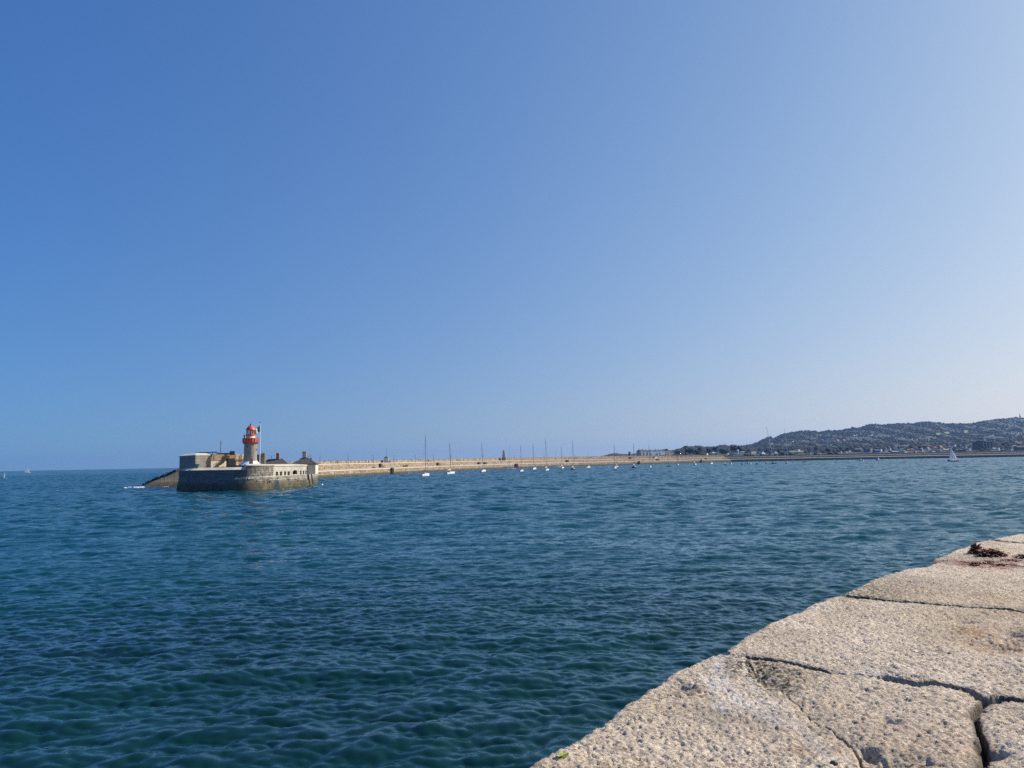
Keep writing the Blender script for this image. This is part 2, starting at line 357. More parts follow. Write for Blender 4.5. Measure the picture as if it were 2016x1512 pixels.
# ------------------------------------------------------------ near quay: granite parapet of big worn blocks
ZS = 6.35
def build_quay():
    E0 = G(1040, 1512, ZS); E1 = G(2016, 1050, ZS)
    d = (E1 - E0); d.z = 0; d.normalize(); nrm = Vector((d.y, -d.x, 0))     # nrm points inland
    def st(px, py):
        q = G(px, py, ZS) - E0; return (q.x * d.x + q.y * d.y, q.x * nrm.x + q.y * nrm.y)
    edge_px = [(1040, 1512), (1085, 1484), (1137, 1458), (1200, 1419), (1262, 1378), (1318, 1345), (1340, 1330), (1388, 1305), (1414, 1286),
               (1436, 1284), (1438, 1272), (1460, 1257), (1535, 1223), (1590, 1198), (1640, 1177), (1664, 1170), (1690, 1158), (1722, 1143), (1780, 1122), (1838, 1108), (1839, 1098), (1880, 1083),
               (1920, 1068), (1952, 1062), (1985, 1055), (2016, 1049)]
    es = [st(*p) for p in edge_px]
    es.sort()
    S = np.array([-3.0] + [q[0] for q in es] + [20.0, 60.0]); T = np.array([0.12] + [q[1] - 0.018 for q in es] + [1.3, 9.0])
    # grid
    ss = [-3.0]
    while ss[-1] < 40:
        s = ss[-1]; dist = math.hypot(1.2, s + 1.2); ss.append(s + max(0.0035, 0.0019 * dist) * (8 if (s < -0.5 or s > 9) else 1))
    tt = list(np.arange(0, 0.06, 0.006)) + list(np.arange(0.06, 1.15, 0.0042)) + list(np.arange(1.15, 2.4, 0.05))
    ss = np.array(ss); tt = np.array(tt)
    Sg, Tg = np.meshgrid(ss, tt, indexing='ij')
    e = np.interp(Sg, S, T)
    rag = 0.018 * (fbm(Sg * 9, Sg * 0, 4, 71) - 0.5) + 0.05 * (fbm(Sg * 1.7, Sg * 0 + 5, 2, 72) - 0.5)
    Tw = e + Tg + rag * np.exp(-Tg / 0.15)
    Xw = E0.x + d.x * Sg + nrm.x * Tw; Yw = E0.y + d.y * Sg + nrm.y * Tw
    # joints as polylines in (s,t); value: width, depth
    def poly(pts): return [st(*p) for p in pts]
    J1 = poly([(1430, 1284), (1480, 1288), (1540, 1298), (1600, 1311), (1628, 1317)])
    J1m = poly([(1628, 1317), (1690, 1322), (1742, 1328)])
    J1b = poly([(1742, 1328), (1762, 1334), (1800, 1343), (1840, 1346), (1868, 1350), (1898, 1355), (1925, 1367), (1943, 1371), (1985, 1366), (2016, 1371), (2200, 1400)])
    J2 = poly([(1664, 1170), (1700, 1174), (1740, 1180), (1800, 1184), (1880, 1191), (1950, 1199), (2016, 1206), (2300, 1240)])
    J3 = poly([(1834, 1106), (1860, 1102), (1900, 1106), (1950, 1110), (2016, 1116), (2300, 1145)])
    J4 = poly([(1950, 1062), (1990, 1066), (2016, 1069), (2300, 1093)])
    J5 = poly([(1470, 1287), (1492, 1325), (1530, 1355), (1568, 1382), (1600, 1412), (1640, 1436), (1668, 1456), (1688, 1478), (1700, 1500), (1706, 1512), (1715, 1700)])
    J6 = poly([(1943, 1371), (1925, 1385), (1916, 1410), (1924, 1432), (1937, 1450), (1941, 1476), (1932, 1500), (1928, 1514), (1900, 1800)])
    def dist(pl, wob=0.012):
        ws = Sg + wob * (fbm(Sg * 14, Tw * 14, 3, 33) - 0.5) * 2; wt = Tw + wob * (fbm(Sg * 14 + 9, Tw * 14, 3, 34) - 0.5) * 2
        best = np.full(Sg.shape, 9.0)
        for (a0, b0), (a1, b1) in zip(pl[:-1], pl[1:]):
            da, db = a1 - a0, b1 - b0; L2 = da * da + db * db + 1e-12
            q = np.clip(((ws - a0) * da + (wt - b0) * db) / L2, 0, 1)
            best = np.minimum(best, np.hypot(ws - a0 - q * da, wt - b0 - q * db))
        return best
    D1, D1m, D1b, D2, D3, D4, D5, D6 = [dist(j) for j in (J1, J1m, J1b, J2, J3, J4, J5, J6)]
    Z = np.zeros_like(Sg)
    def groove(D, wd, dep, soft):
        return -dep * np.clip(1 - D / wd, 0, 1) ** 0.6 - soft * np.exp(-(D / 0.035) ** 2)
    wv = fbm(Sg * 5, Tw * 5, 3, 5)
    Z += groove(D1, 0.008, 0.05, 0.004) + groove(D1m, 0.004, 0.003, 0.003) + groove(D1b, 0.007 + 0.008 * (wv > 0.5), 0.06, 0.006)
    Z += groove(D2, 0.012, 0.05, 0.004) + groove(D3, 0.016, 0.05, 0.005) + groove(D4, 0.010, 0.05, 0.003)
    Z += groove(D5, 0.002 + 0.010 * np.clip((0.75 - Sg) / 0.5, 0, 1), 0.025, 0.006) + groove(D6, 0.008, 0.05, 0.008)
    # block tone / level offsets
    near_c = lambda px, py, rad: np.exp(-(((Sg - st(px, py)[0]) / rad) ** 2 + ((Tw - st(px, py)[1]) / rad) ** 2))
    # gentle wear, chisel pits, grain
    Z += 0.018 * (fbm(Sg * 1.6, Tw * 2.2, 3, 1) - 0.5)
    Z += 0.013 * (fbm(Sg * 7, Tw * 7, 3, 2) - 0.5)
    ca, sa = 0.80, 0.60; U1 = Sg * ca - Tw * sa; U2 = Sg * sa + Tw * ca     # tooling runs across the blocks
    Z += 0.005 * (fbm(U1 * 20, U2 * 30, 3, 3, 0.6) - 0.5)
    rg = lambda n_: 1 - np.abs(2 * n_ - 1)
    fle = fbm(U1 * 22 + 7, U2 * 62, 3, 44, 0.6); Z -= 0.011 * np.clip(fle - 0.56, 0, 0.25)
    Z += 0.0090 * (np.maximum(rg(fbm(U1 * 50 + 3, U2 * 95, 2, 4, 0.5)), 0.5) - 0.7) + 0.007 * (fbm(U1 * 120, U2 * 170, 2, 6) - 0.5)
    big = fbm(Sg * 9 + 31, Tw * 13 + 7, 2, 8); Z -= 0.02 * np.clip(big - 0.68, 0, 1)
    # hollows seen in the photograph
    for px, py, rad, dep in ((1960, 1268, 0.11, 0.030), (1995, 1245, 0.05, 0.03), (1905, 1222, 0.06, 0.02), (1750, 1412, 0.018, 0.02), (1728, 1488, 0.03, 0.03), (1710, 1470, 0.02, 0.03), (1775, 1492, 0.05, 0.02),
                             (1950, 1466, 0.035, 0.03), (1342, 1352, 0.035, 0.025), (1500, 1340, 0.06, 0.012), (1855, 1285, 0.025, 0.012), (1700, 1262, 0.03, 0.012), (1490, 1322, 0.03, 0.02)):
        Z -= dep * near_c(px, py, rad) * (0.6 + 0.8 * fbm(Sg * 20, Tw * 20, 2, 9))
    # rounded, chipped arris
    rr = 0.008 + 0.022 * fbm(Sg * 3.5, Sg * 0, 3, 12)
    Z -= rr * np.clip(1 - Tg / (rr * 1.6), 0, 1) ** 2.2
    # block ids: 0 beyond J4, 1 J3-J4, 2 J2-J3, 3 J1-J2, 4 E (J5..J6), 5 F (outer near block), 6 G (right of J6)
    def f_of_t(pl, ext=True):
        a = sorted([(t, s) for s, t in pl]); return np.interp(Tw, [q[0] for q in a], [q[1] for q in a])
    s4, s3, s2, s1 = f_of_t(J4), f_of_t(J3), f_of_t(J2), f_of_t(J1 + J1m + J1b)
    s5 = f_of_t(J5); 
    a6 = sorted([(s, t) for s, t in J6]); t6 = np.interp(Sg, [q[0] for q in a6], [q[1] for q in a6])
    bid = np.where(Sg > s4, 0, np.where(Sg > s3, 1, np.where(Sg > s2, 2, np.where(Sg > s1, 3, np.where(Tw > t6, 6, np.where(Sg > s5, 4, 5))))))
    Zw = ZS + Z + np.array([-0.0, -0.004, 0.0, 0.0, -0.003, 0.004, -0.008])[bid]
    V = np.stack([Xw, Yw, Zw], -1)
    nr, nc = Sg.shape
    idx = np.arange(nr * nc).reshape(nr, nc)
    F = np.stack([idx[:-1, :-1], idx[1:, :-1], idx[1:, 1:], idx[:-1, 1:]], -1).reshape(-1, 4)[:, ::-1]
    fb = bid[:-1, :-1].reshape(-1)
    # granite
    m = bpy.data.materials.new('worn_granite'); m.use_nodes = True; k = NT(m)
    geo = k.n('ShaderNodeNewGeometry')
    def noise(s, d, r=0.6):
        n = k.n('ShaderNodeTexNoise', Scale=s, Detail=d, Roughness=r); k.l(geo.outputs['Position'], n.inputs['Vector']); return n.outputs[0]
    base = k.ramp(noise(3.0, 4.0), [(0.3, (0.52, 0.445, 0.36)), (0.5, (0.635, 0.555, 0.455)), (0.7, (0.72, 0.64, 0.545))])
    gr = k.ramp(noise(150, 3.0, 0.7), [(0.32, (0.30, 0.27, 0.24)), (0.46, (0.85, 0.84, 0.82)), (0.58, (1.05, 1.04, 1.0)), (0.72, (1.5, 1.47, 1.42))])
    col = k.mix(0.9, base, gr, 'MULTIPLY')
    vo = k.n('ShaderNodeTexVoronoi', Scale=170.0); k.l(geo.outputs['Position'], vo.inputs['Vector'])
    hsv = k.ramp(vo.outputs['Color'], [(0.1, (0.75, 0.72, 0.70)), (0.5, (1.0, 1.0, 1.0)), (0.9, (1.25, 1.2, 1.12))])
    col = k.mix(0.6, col, hsv, 'MULTIPLY')
    mp = k.n('ShaderNodeMapping'); mp.inputs['Rotation'].default_value = (0, 0, -0.62); mp.inputs['Scale'].default_value = (1.0, 3.2, 1.0); k.l(geo.outputs['Position'], mp.inputs['Vector'])
    fl = k.n('ShaderNodeTexNoise', Scale=38.0, Detail=5.0, Roughness=0.75); k.l(mp.outputs[0], fl.inputs['Vector'])
    col = k.mix(1.0, col, k.ramp(fl.outputs[0], [(0.36, (0.42, 0.37, 0.32)), (0.455, (0.92, 0.91, 0.89)), (0.56, (1.05, 1.05, 1.04)), (0.68, (1.28, 1.26, 1.22))]), 'MULTIPLY')
    br = k.ramp(noise(1.3, 5.0, 0.65), [(0.40, (1.06, 1.06, 1.07)), (0.56, (0.98, 0.95, 0.90)), (0.68, (0.84, 0.77, 0.68))]); col = k.mix(0.9, col, br, 'MULTIPLY')
    at5 = k.n('ShaderNodeAttribute', attribute_name='salt')
    sg = k.math('MULTIPLY', at5.outputs['Fac'], k.ramp(noise(26, 5.0, 0.7), [(0.38, (0, 0, 0)), (0.62, (0.8, 0.8, 0.8))])); col = k.mix(sg, col, (0.78, 0.74, 0.72))
    ls = k.ramp(noise(7.0, 6.0, 0.7), [(0.60, (0, 0, 0)), (0.74, (0.55, 0.55, 0.55))]); col = k.mix(ls, col, (0.30, 0.20, 0.12))
    lg = k.ramp(noise(2.2, 7.0, 0.75), [(0.56, (0, 0, 0)), (0.70, (0.55, 0.55, 0.55))]); col = k.mix(lg, col, (0.20, 0.185, 0.18))
    # weed-dark grains in the low spots and along the joint by the edge
    at = k.n('ShaderNodeAttribute', attribute_name='moss')
    mg = k.math('MULTIPLY', at.outputs['Fac'], k.ramp(noise(60, 3.0, 0.7), [(0.42, (0, 0, 0)), (0.56, (1, 1, 1))]))
    col = k.mix(mg, col, (0.075, 0.062, 0.035))
    at3 = k.n('ShaderNodeAttribute', attribute_name='rust')
    rg = k.math('MULTIPLY', at3.outputs['Fac'], k.ramp(noise(30, 4.0, 0.7), [(0.36, (0, 0, 0)), (0.55, (1, 1, 1))]))
    col = k.mix(rg, col, (0.30, 0.13, 0.035))
    at4 = k.n('ShaderNodeAttribute', attribute_name='stain')
    rg = k.math('MULTIPLY', at4.outputs['Fac'], k.ramp(noise(22, 4.0, 0.7), [(0.40, (0, 0, 0)), (0.55, (1, 1, 1))]))
    col = k.mix(rg, col, (0.24, 0.085, 0.075))
    at2 = k.n('ShaderNodeAttribute', attribute_name='soil_shade')
    col = k.mix(at2.outputs['Fac'], col, (0.045, 0.038, 0.03))  # joint soil, whose dark also paints in the shade of the gaps
    k.l(col, k.b.inputs['Base Color']); k.b.inputs['Roughness'].default_value = 0.92; k.b.inputs['Specular IOR Level'].default_value = 0.25
    bp = k.n('ShaderNodeBump', Strength=0.9, Distance=0.008); k.l(noise(170, 5.0, 0.75), bp.inputs['Height']); k.l(bp.outputs[0], k.b.inputs['Normal'])
    moss = (near_c(1500, 1325, 0.13) + near_c(1540, 1352, 0.06) + 0.8 * near_c(1470, 1300, 0.1) + near_c(1350, 1360, 0.06) + 0.8 * near_c(1690, 1162, 0.24) + 0.5 * near_c(1745, 1140, 0.3) + 0.4 * near_c(1880, 1100, 0.3) + 0.6 * np.exp(-(D2 / 0.05) ** 2) + 0.5 * np.exp(-(D3 / 0.05) ** 2))
    moss = np.clip(moss, 0, 1)
    rust = np.clip(near_c(1915, 1243, 0.05) + 0.35 * near_c(1870, 1455, 0.13) + 0.5 * near_c(1980, 1270, 0.14) + 0.4 * near_c(1570, 1480, 0.03), 0, 1)
    stain = np.clip(1.1 * near_c(1965, 1112, 0.20) + 0.8 * near_c(1925, 1112, 0.13) + 0.4 * near_c(2000, 1102, 0.2), 0, 1)
    def band(p0, p1, wd):
        (a0, b0), (a1, b1) = st(*p0), st(*p1); da, db = a1 - a0, b1 - b0; q = np.clip(((Sg - a0) * da + (Tw - b0) * db) / (da * da + db * db), 0, 1); return np.exp(-((np.hypot(Sg - a0 - q * da, Tw - b0 - q * db)) / wd) ** 2)
    salt = np.clip(band((1415, 1290), (1425, 1400), 0.03) + band((1450, 1290), (1490, 1360), 0.02) + 0.8 * band((1400, 1340), (1520, 1420), 0.03) + 0.5 * band((1500, 1365), (1640, 1500), 0.025) + 0.6 * near_c(1720, 1322, 0.05), 0, 1)
    soil_shade = np.clip(np.exp(-(D1 / 0.012) ** 2) + np.exp(-(D1b / 0.016) ** 2) + np.exp(-(D2 / 0.014) ** 2) + np.exp(-(D3 / 0.016) ** 2) + np.exp(-(D4 / 0.012) ** 2) + 0.6 * np.exp(-(D5 / 0.005) ** 2) + np.exp(-(D6 / 0.015) ** 2), 0, 0.85)
    root = empty('quay_wall', (E0.x, E0.y, 0), 'sunlit granite quay parapet of big worn blocks in the right foreground', 'quay wall')
    rl = Vector(root.location)
    labels = {5: 'pale coping block with a chipped outer corner', 3: 'widest coping block with pitted hollows', 6: 'rounded corner block past the long crack'}
    for b in range(7):
        ff = F[fb == b]
        if not len(ff): continue
        used, inv = np.unique(ff, return_inverse=True)
        VV = V.reshape(-1, 3)[used] - np.array(rl)
        o = np_mesh('coping_stone', VV, inv.reshape(-1, 4), m, root, smooth=True)
        for nm_, arr in (('moss', moss), ('soil_shade', soil_shade), ('rust', rust), ('stain', stain), ('salt', salt)):
            at_ = o.data.attributes.new(nm_, 'FLOAT', 'POINT'); at_.data.foreach_set('value', arr.reshape(-1)[used].astype(np.float32))
        if b in labels: o['label'] = labels[b]
    # outer face under the coping, down into the water
    fm = stone_mat('quay_face_stone', (0.33, 0.29, 0.24), (0.40, 0.35, 0.29), (0.12, 0.10, 0.08), 1.3, 0.55, 0.5, 1.8)
    su = ss[::14]; eu = np.interp(su, S, T) + 0.018 * (fbm(su * 9, su * 0, 4, 71) - 0.5) + 0.05 * (fbm(su * 1.7, su * 0 + 5, 2, 72) - 0.5)
    ru = 0.008 + 0.022 * fbm(su * 3.5, su * 0, 3, 12)
    fz = [None, 5.9, 5.88, 5.2, 4.0, 2.0, 0.5, -2.5]; fo = [0.0, 0.005, -0.03, -0.05, -0.12, -0.24, -0.34, -0.55]
    b = MB()
    for i in range(len(su) - 1):
        for q in range(len(fz) - 1):
            pts = []
            for (ii, qq) in ((i + 1, q), (i, q), (i, q + 1), (i + 1, q + 1)):
                tq = eu[ii] + fo[qq]; z = (ZS - ru[ii] - 0.01) if fz[qq] is None else fz[qq]
                pts.append((E0.x + d.x * su[ii] + nrm.x * tq, E0.y + d.y * su[ii] + nrm.y * tq, z))
            b.quad(*pts)
    b.build('wall_face', fm, root, rel=rl)
    # inner side of the parapet and the walkway behind it
    b = MB()
    for i in range(len(su) - 1):
        p = []
        for ii, z in ((i, ZS - 0.03), (i + 1, ZS - 0.03), (i + 1, 5.25), (i, 5.25)):
            tq = eu[ii] + 2.3; p.append((E0.x + d.x * su[ii] + nrm.x * tq, E0.y + d.y * su[ii] + nrm.y * tq, z))
        b.quad(*p)
    b.build('inner_face', fm, root, rel=rl)
    b = MB(); A_ = lambda s, t, z: (E0.x + d.x * s + nrm.x * t, E0.y + d.y * s + nrm.y * t, z)
    b.prism([A_(-3, 2.2, -2), A_(-3, 20, -2), A_(40, 26, -2), A_(40, 6, -2)][::1], [A_(-3, 2.2, 5.3), A_(-3, 20, 5.3), A_(40, 26, 5.3), A_(40, 6, 5.3)])
    o = b.build('walkway', stone_mat('walkway_stone', (0.34, 0.31, 0.27), (0.40, 0.36, 0.31), (0.15, 0.13, 0.11), 1.2, 0.7, 0.4)); tag(o, kind='structure')
    return st, E0, d, nrm
QUAY = build_quay()
# ------------------------------------------------------------ pier
ASH = stone_mat('sandy_pier_stone', (0.28, 0.22, 0.15), (0.52, 0.42, 0.30), (0.10, 0.07, 0.045), 2.6, 0.75, 0.45, 1.3, grime=(0.16, 0.11, 0.065), ms=0.10, blotch=0.55)
ASH2 = stone_mat('sandy_parapet_stone', (0.36, 0.29, 0.20), (0.52, 0.42, 0.30), (0.12, 0.085, 0.055), 2.0, 0.6, 0.45, None, grime=(0.18, 0.13, 0.08), ms=0.09, blotch=0.4)
COPE = mat('pier_lit_coping', (0.68, 0.58, 0.44), 0.9, var=0.1, scale=0.4)  # pale tone paints in the sunlit line of each ledge
DECK = mat('pier_deck', (0.40, 0.33, 0.24), 0.9, var=0.15, scale=0.3)
RUB = mat('rubble_slope', (0.20, 0.16, 0.10), 0.95, var=0.5, scale=0.6, bump=0.6, bscale=1.2)
PIER = [(590, 300), (627, 404), (700, 455), (780, 520), (860, 603), (950, 690), (1040, 770), (1140, 855), (1240, 930), (1340, 1000), (1440, 1060), (1560, 1066), (1700, 1062), (1860, 1056), (2016, 1048), (2300, 1030)]
PW = [Vector((PX(a, b), b, 0)) for a, b in PIER]
def lerp_tab(x, tab):
    for (a, va), (b, vb) in zip(tab[:-1], tab[1:]):
        if x <= b: return va + (vb - va) * max(0, (x - a)) / (b - a)
    return tab[-1][1]
Z1 = [(590, 3.5), (1040, 4.2), (1240, 3.7), (2300, 3.3)]
Z2 = [(590, 7.2), (1040, 7.5), (1240, 6.8), (1600, 6.2), (2300, 6.0)]
ZP = [(590, 8.5), (640, 8.6), (860, 9.25), (1040, 10.0), (1240, 10.6), (1436, 9.6), (1446, 8.0), (1700, 8.0), (2016, 7.6), (2300, 7.4)]
def pier_pt(px, off, z):
    """point on the pier at the photo column px (waterline), offset inland"""
    pts = PIER
    for i in range(len(pts) - 1):
        if px <= pts[i + 1][0] or i == len(pts) - 2:
            A, B = PW[i], PW[i + 1]; kx = PX(px, 1.0)
            dd = B - A; s = (kx * A.y - A.x) / (dd.x - kx * dd.y); q = A + dd * s
            n = Vector((-dd.y, dd.x, 0)).normalized()
            return Vector((q.x + n.x * off, q.y + n.y * off, z)), n
def build_pier():
    root = empty('harbour_pier', (PW[1].x, PW[1].y, 0), 'long two-level sandy stone pier curving across the harbour behind the boats', 'pier')
    nn = []
    for i in range(len(PW)):
        a = PW[max(0, i - 1)]; b = PW[min(len(PW) - 1, i + 1)]; dd = (b - a).normalized(); nn.append(Vector((-dd.y, dd.x, 0)))
    # densify
    L = []
    for i in range(len(PW) - 1):
        A, B = PW[i], PW[i + 1]; n = max(1, int((B - A).length / 14))
        for q in range(n):
            s = q / n; px = PIER[i][0] + (PIER[i + 1][0] - PIER[i][0]) * s
            L.append((A.lerp(B, s), nn[i].lerp(nn[i + 1], s).normalized(), px))
    L.append((PW[-1], nn[-1], PIER[-1][0]))
    rnd = random.Random(3)
    def strip(name, fn, m):
        b = MB()
        for (pa, na, xa), (pb, nb, xb) in zip(L[:-1], L[1:]):
            oa, ob = fn(xa), fn(xb)
            for (o1, z1), (o2, z2), (o3, z3), (o4, z4) in zip(oa[:-1], oa[1:], ob[:-1], ob[1:]):
                b.quad((pa.x + na.x * o1, pa.y + na.y * o1, z1), (pb.x + nb.x * o3, pb.y + nb.y * o3, z3),
                       (pb.x + nb.x * o4, pb.y + nb.y * o4, z4), (pa.x + na.x * o2, pa.y + na.y * o2, z2))
        return b.build(name, m, root, rel=root.location)
    z1 = lambda x: lerp_tab(x, Z1); z2 = lambda x: lerp_tab(x, Z2); zp = lambda x: lerp_tab(x, ZP)
    strip('lower_wall', lambda x: [(-0.4, -2.5), (0.25, z1(x) - 0.35)], ASH)
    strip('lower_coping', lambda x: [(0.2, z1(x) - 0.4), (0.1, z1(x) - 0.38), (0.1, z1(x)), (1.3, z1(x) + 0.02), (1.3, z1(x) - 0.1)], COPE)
    strip('lower_walkway', lambda x: [(1.28, z1(x) - 0.01), (9.0, z1(x) + 0.45)], DECK)
    strip('upper_wall', lambda x: [(8.9, z1(x) + 0.3), (9.3, z2(x) - 0.3)], ASH)
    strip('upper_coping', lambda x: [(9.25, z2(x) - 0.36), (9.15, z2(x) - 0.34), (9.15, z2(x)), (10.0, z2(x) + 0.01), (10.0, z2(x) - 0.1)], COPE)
    strip('upper_walkway', lambda x: [(9.97, z2(x) - 0.01), (15.6, z2(x) + 0.2)], DECK)
    strip('parapet', lambda x: [(15.5, z2(x) - 0.2), (15.6, zp(x)), (17.2, zp(x)), (17.4, z2(x) - 1)], ASH2)
    strip('seaward_slope', lambda x: [(17.3, z2(x) - 0.5), (38, -2.5)], RUB)
    # coping blocks of uneven height give the parapet its broken top line
    b = MB()
    for i, (pa, na, px) in enumerate(L[:-1]):
        if px > 1436: break
        pb = L[i + 1][0]; dd = (pb - pa); ln = dd.length; dd.normalize(); s = 0
        while s < ln:
            wdt = rnd.uniform(1.0, 3.2); h = rnd.uniform(0.05, 0.42) if rnd.random() < 0.8 else 0.0
            if h: b.box((pa.x + dd.x * (s + wdt / 2) + na.x * 16.4, pa.y + dd.y * (s + wdt / 2) + na.y * 16.4, zp(px) + h / 2 - 0.003), (wdt * 0.97, 1.3, h), math.atan2(dd.y, dd.x))
            s += wdt
    build_each(b, 'parapet_block', ASH2, root, rel=root.location)
    # landing steps and slips: near-black boxes paint in shaded openings on the walls
    SH = mat('recess_shade', (0.035, 0.028, 0.02), 0.95, var=0.3, scale=1.0)
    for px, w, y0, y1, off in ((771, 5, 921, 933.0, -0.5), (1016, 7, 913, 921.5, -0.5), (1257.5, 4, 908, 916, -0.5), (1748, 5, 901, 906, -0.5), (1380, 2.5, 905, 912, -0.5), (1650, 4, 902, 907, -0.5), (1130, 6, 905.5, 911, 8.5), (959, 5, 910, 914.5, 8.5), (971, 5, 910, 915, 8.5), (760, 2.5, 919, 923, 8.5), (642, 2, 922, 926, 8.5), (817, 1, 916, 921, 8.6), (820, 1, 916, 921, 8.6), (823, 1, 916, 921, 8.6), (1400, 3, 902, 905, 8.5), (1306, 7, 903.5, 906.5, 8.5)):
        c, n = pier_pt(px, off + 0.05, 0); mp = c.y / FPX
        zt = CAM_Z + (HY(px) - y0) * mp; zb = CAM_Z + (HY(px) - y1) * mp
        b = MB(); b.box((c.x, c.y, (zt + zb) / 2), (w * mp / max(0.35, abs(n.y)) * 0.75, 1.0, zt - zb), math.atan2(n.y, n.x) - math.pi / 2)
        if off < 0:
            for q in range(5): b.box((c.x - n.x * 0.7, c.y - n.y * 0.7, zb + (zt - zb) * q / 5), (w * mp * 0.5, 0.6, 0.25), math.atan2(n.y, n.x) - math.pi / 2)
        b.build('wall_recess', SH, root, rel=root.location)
    # slanting stair from upper to lower walk
    for px in (776, 884):
        c, n = pier_pt(px, 8.3, 0); dd = Vector((n.y, -n.x, 0)); b = MB()
        for q in range(12):
            s = q / 11; z = 3.7 + 3.4 * (1 - s); p = c + dd * (s * 7 - 3.5)
            b.box((p.x, p.y, (z + 3.4) / 2), (0.75, 1.4, max(0.1, z - 3.4)), math.atan2(dd.y, dd.x))
        b.build('stair', mat('stair_stone', (0.13, 0.10, 0.07), 0.9), root, rel=root.location)
    return root
build_pier()

# lamps along the upper walk
LAMP_D = mat('dark_lamp_metal', (0.06, 0.065, 0.07), 0.5)
def make_lamp():
    r = empty('street_lamp', (0, 0, 0), 'x', 'street lamp')
    b = MB(); b.lathe([(0.0, 0), (0.28, 0), (0.28, 0.35), (0.10, 0.5), (0.07, 5.2), (0, 5.2)], seg=8); b.build('pole', LAMP_D, r)
    b = MB(); b.tube((0, 0, 5.1), (-0.75, 0, 5.45), 0.05, seg=6); b.tube((0, 0, 5.1), (0.75, 0, 5.45), 0.05, seg=6); b.build('bracket', LAMP_D, r)
    for s in (-1, 1):
        b = MB(); b.box((s * 0.8, 0, 5.5), (0.55, 0.34, 0.2), taper=0.6); b.build('lamp_head', mat('lamp_head', (0.16, 0.17, 0.18), 0.4), r)
    return r
def copy_tree(o, parent=None):
    c = o.copy(); COL.objects.link(c)
    if parent is not None: c.parent = parent
    for ch in [q for q in COL.objects if q.parent == o]: copy_tree(ch, c)
    return c
def kids(o): return [q for q in list(COL.objects) if q.parent == o]
lamp0 = make_lamp(); lxs = [667, 719, 766, 805, 845, 878, 911, 971, 1032, 1089, 1147, 1199]
for i, px in enumerate(lxs):
    L_ = lamp0 if i == 0 else copy_tree(lamp0)
    c, n = pier_pt(px, 11.2, lerp_tab(px, Z2)); L_.location = c
    ytop = 896.0 if px < 860 else 895
    hgt = CAM_Z + (HY(px) - (897 if px < 700 else ytop)) * c.y / FPX - c.z
    L_.scale = (1.35, 1.35, hgt / 5.6); L_.rotation_euler = (0, 0, math.atan2(n.y, n.x) - math.pi / 2)
    tag(L_, 'twin-headed lamp post on the upper pier, ' + ['nearest the fort', 'second from the fort', 'third from the fort, left of the domed hut', 'just right of the domed hut', 'right of the tallest white yacht mast', 'left of the second white yacht', 'right of the second white yacht', 'right of the blue-covered yacht', 'right of the stone obelisk', 'above the low white launch', 'above the white cabin boat', 'by the start of the headland'][i], 'street lamp', 'lamp posts along the pier')

# domed instrument hut with its spire
def hut():
    c, n = pier_pt(795, 13.0, lerp_tab(795, Z2)); mp = c.y / FPX
    r = empty('domed_hut', c, 'small square stone hut with a dark dome and needle spire on the pier', 'hut')
    mL = mat('hut_stone', (0.60, 0.55, 0.46), 0.85, var=0.1, scale=2); mD = mat('hut_dark', (0.07, 0.065, 0.06), 0.8)
    W = 8.6 * mp; rz = math.atan2(n.y, n.x) - math.pi / 2 + R(18)
    H = (913 - 904) * mp * 1.02
    b = MB(); b.box((0, 0, H / 2), (W, W, H), rz); b.box((0, 0, H + 0.12), (W * 1.12, W * 1.12, 0.25), rz); b.build('wall', mL, r)
    b = MB(); b.box((-0.15 * math.sin(rz) * 0, -W / 2 * math.cos(rz) - 0.02, H * 0.42), (W * 0.35, 0.12, H * 0.8), rz); b.build('door', mD, r)
    b = MB(); b.lathe([(W * 0.5, 0), (W * 0.46, 0.35), (W * 0.3, 0.7), (0.25, 0.95), (0.2, 1.3), (0.09, 1.5), (0.05, (901 - 882) * mp), (0, (901 - 882) * mp)], c=(0, 0, H + 0.24), seg=14); b.build('spire', mD, r, smooth=True)
    # porch block beside it
    b = MB(); b.box((W * 0.85, 0.3, 0.75), (W * 0.6, W * 0.7, 1.5), rz); b.build('plinth', mL, r)
hut()
def obelisk():
    c, n = pier_pt(1014.5, 12.8, lerp_tab(1014, Z2)); mp = c.y / FPX
    r = empty('stone_obelisk', c, 'tall grey stone obelisk standing on the pier behind the moored yachts', 'obelisk')
    m_ = stone_mat('obelisk_granite', (0.30, 0.26, 0.2), (0.36, 0.32, 0.25), (0.15, 0.13, 0.1), 1.2, 0.6, 0.3)
    top = (906.5 - 885.8) * mp
    b = MB(); b.box((0, 0, top * 0.14), (3.0, 3.0, top * 0.28), 0.4); b.box((0, 0, top * 0.3), (3.3, 3.3, 0.25), 0.4); b.build('plinth', m_, r)
    b = MB(); b.box((0, 0, top * 0.31 + top * 0.31), (2.0, 2.0, top * 0.62), 0.4, taper=0.62); b.build('shaft', m_, r)
    b = MB(); b.box((0, 0, top * 0.93 + top * 0.035), (1.24, 1.24, top * 0.07), 0.4, taper=0.08); b.build('tip', m_, r)
obelisk()
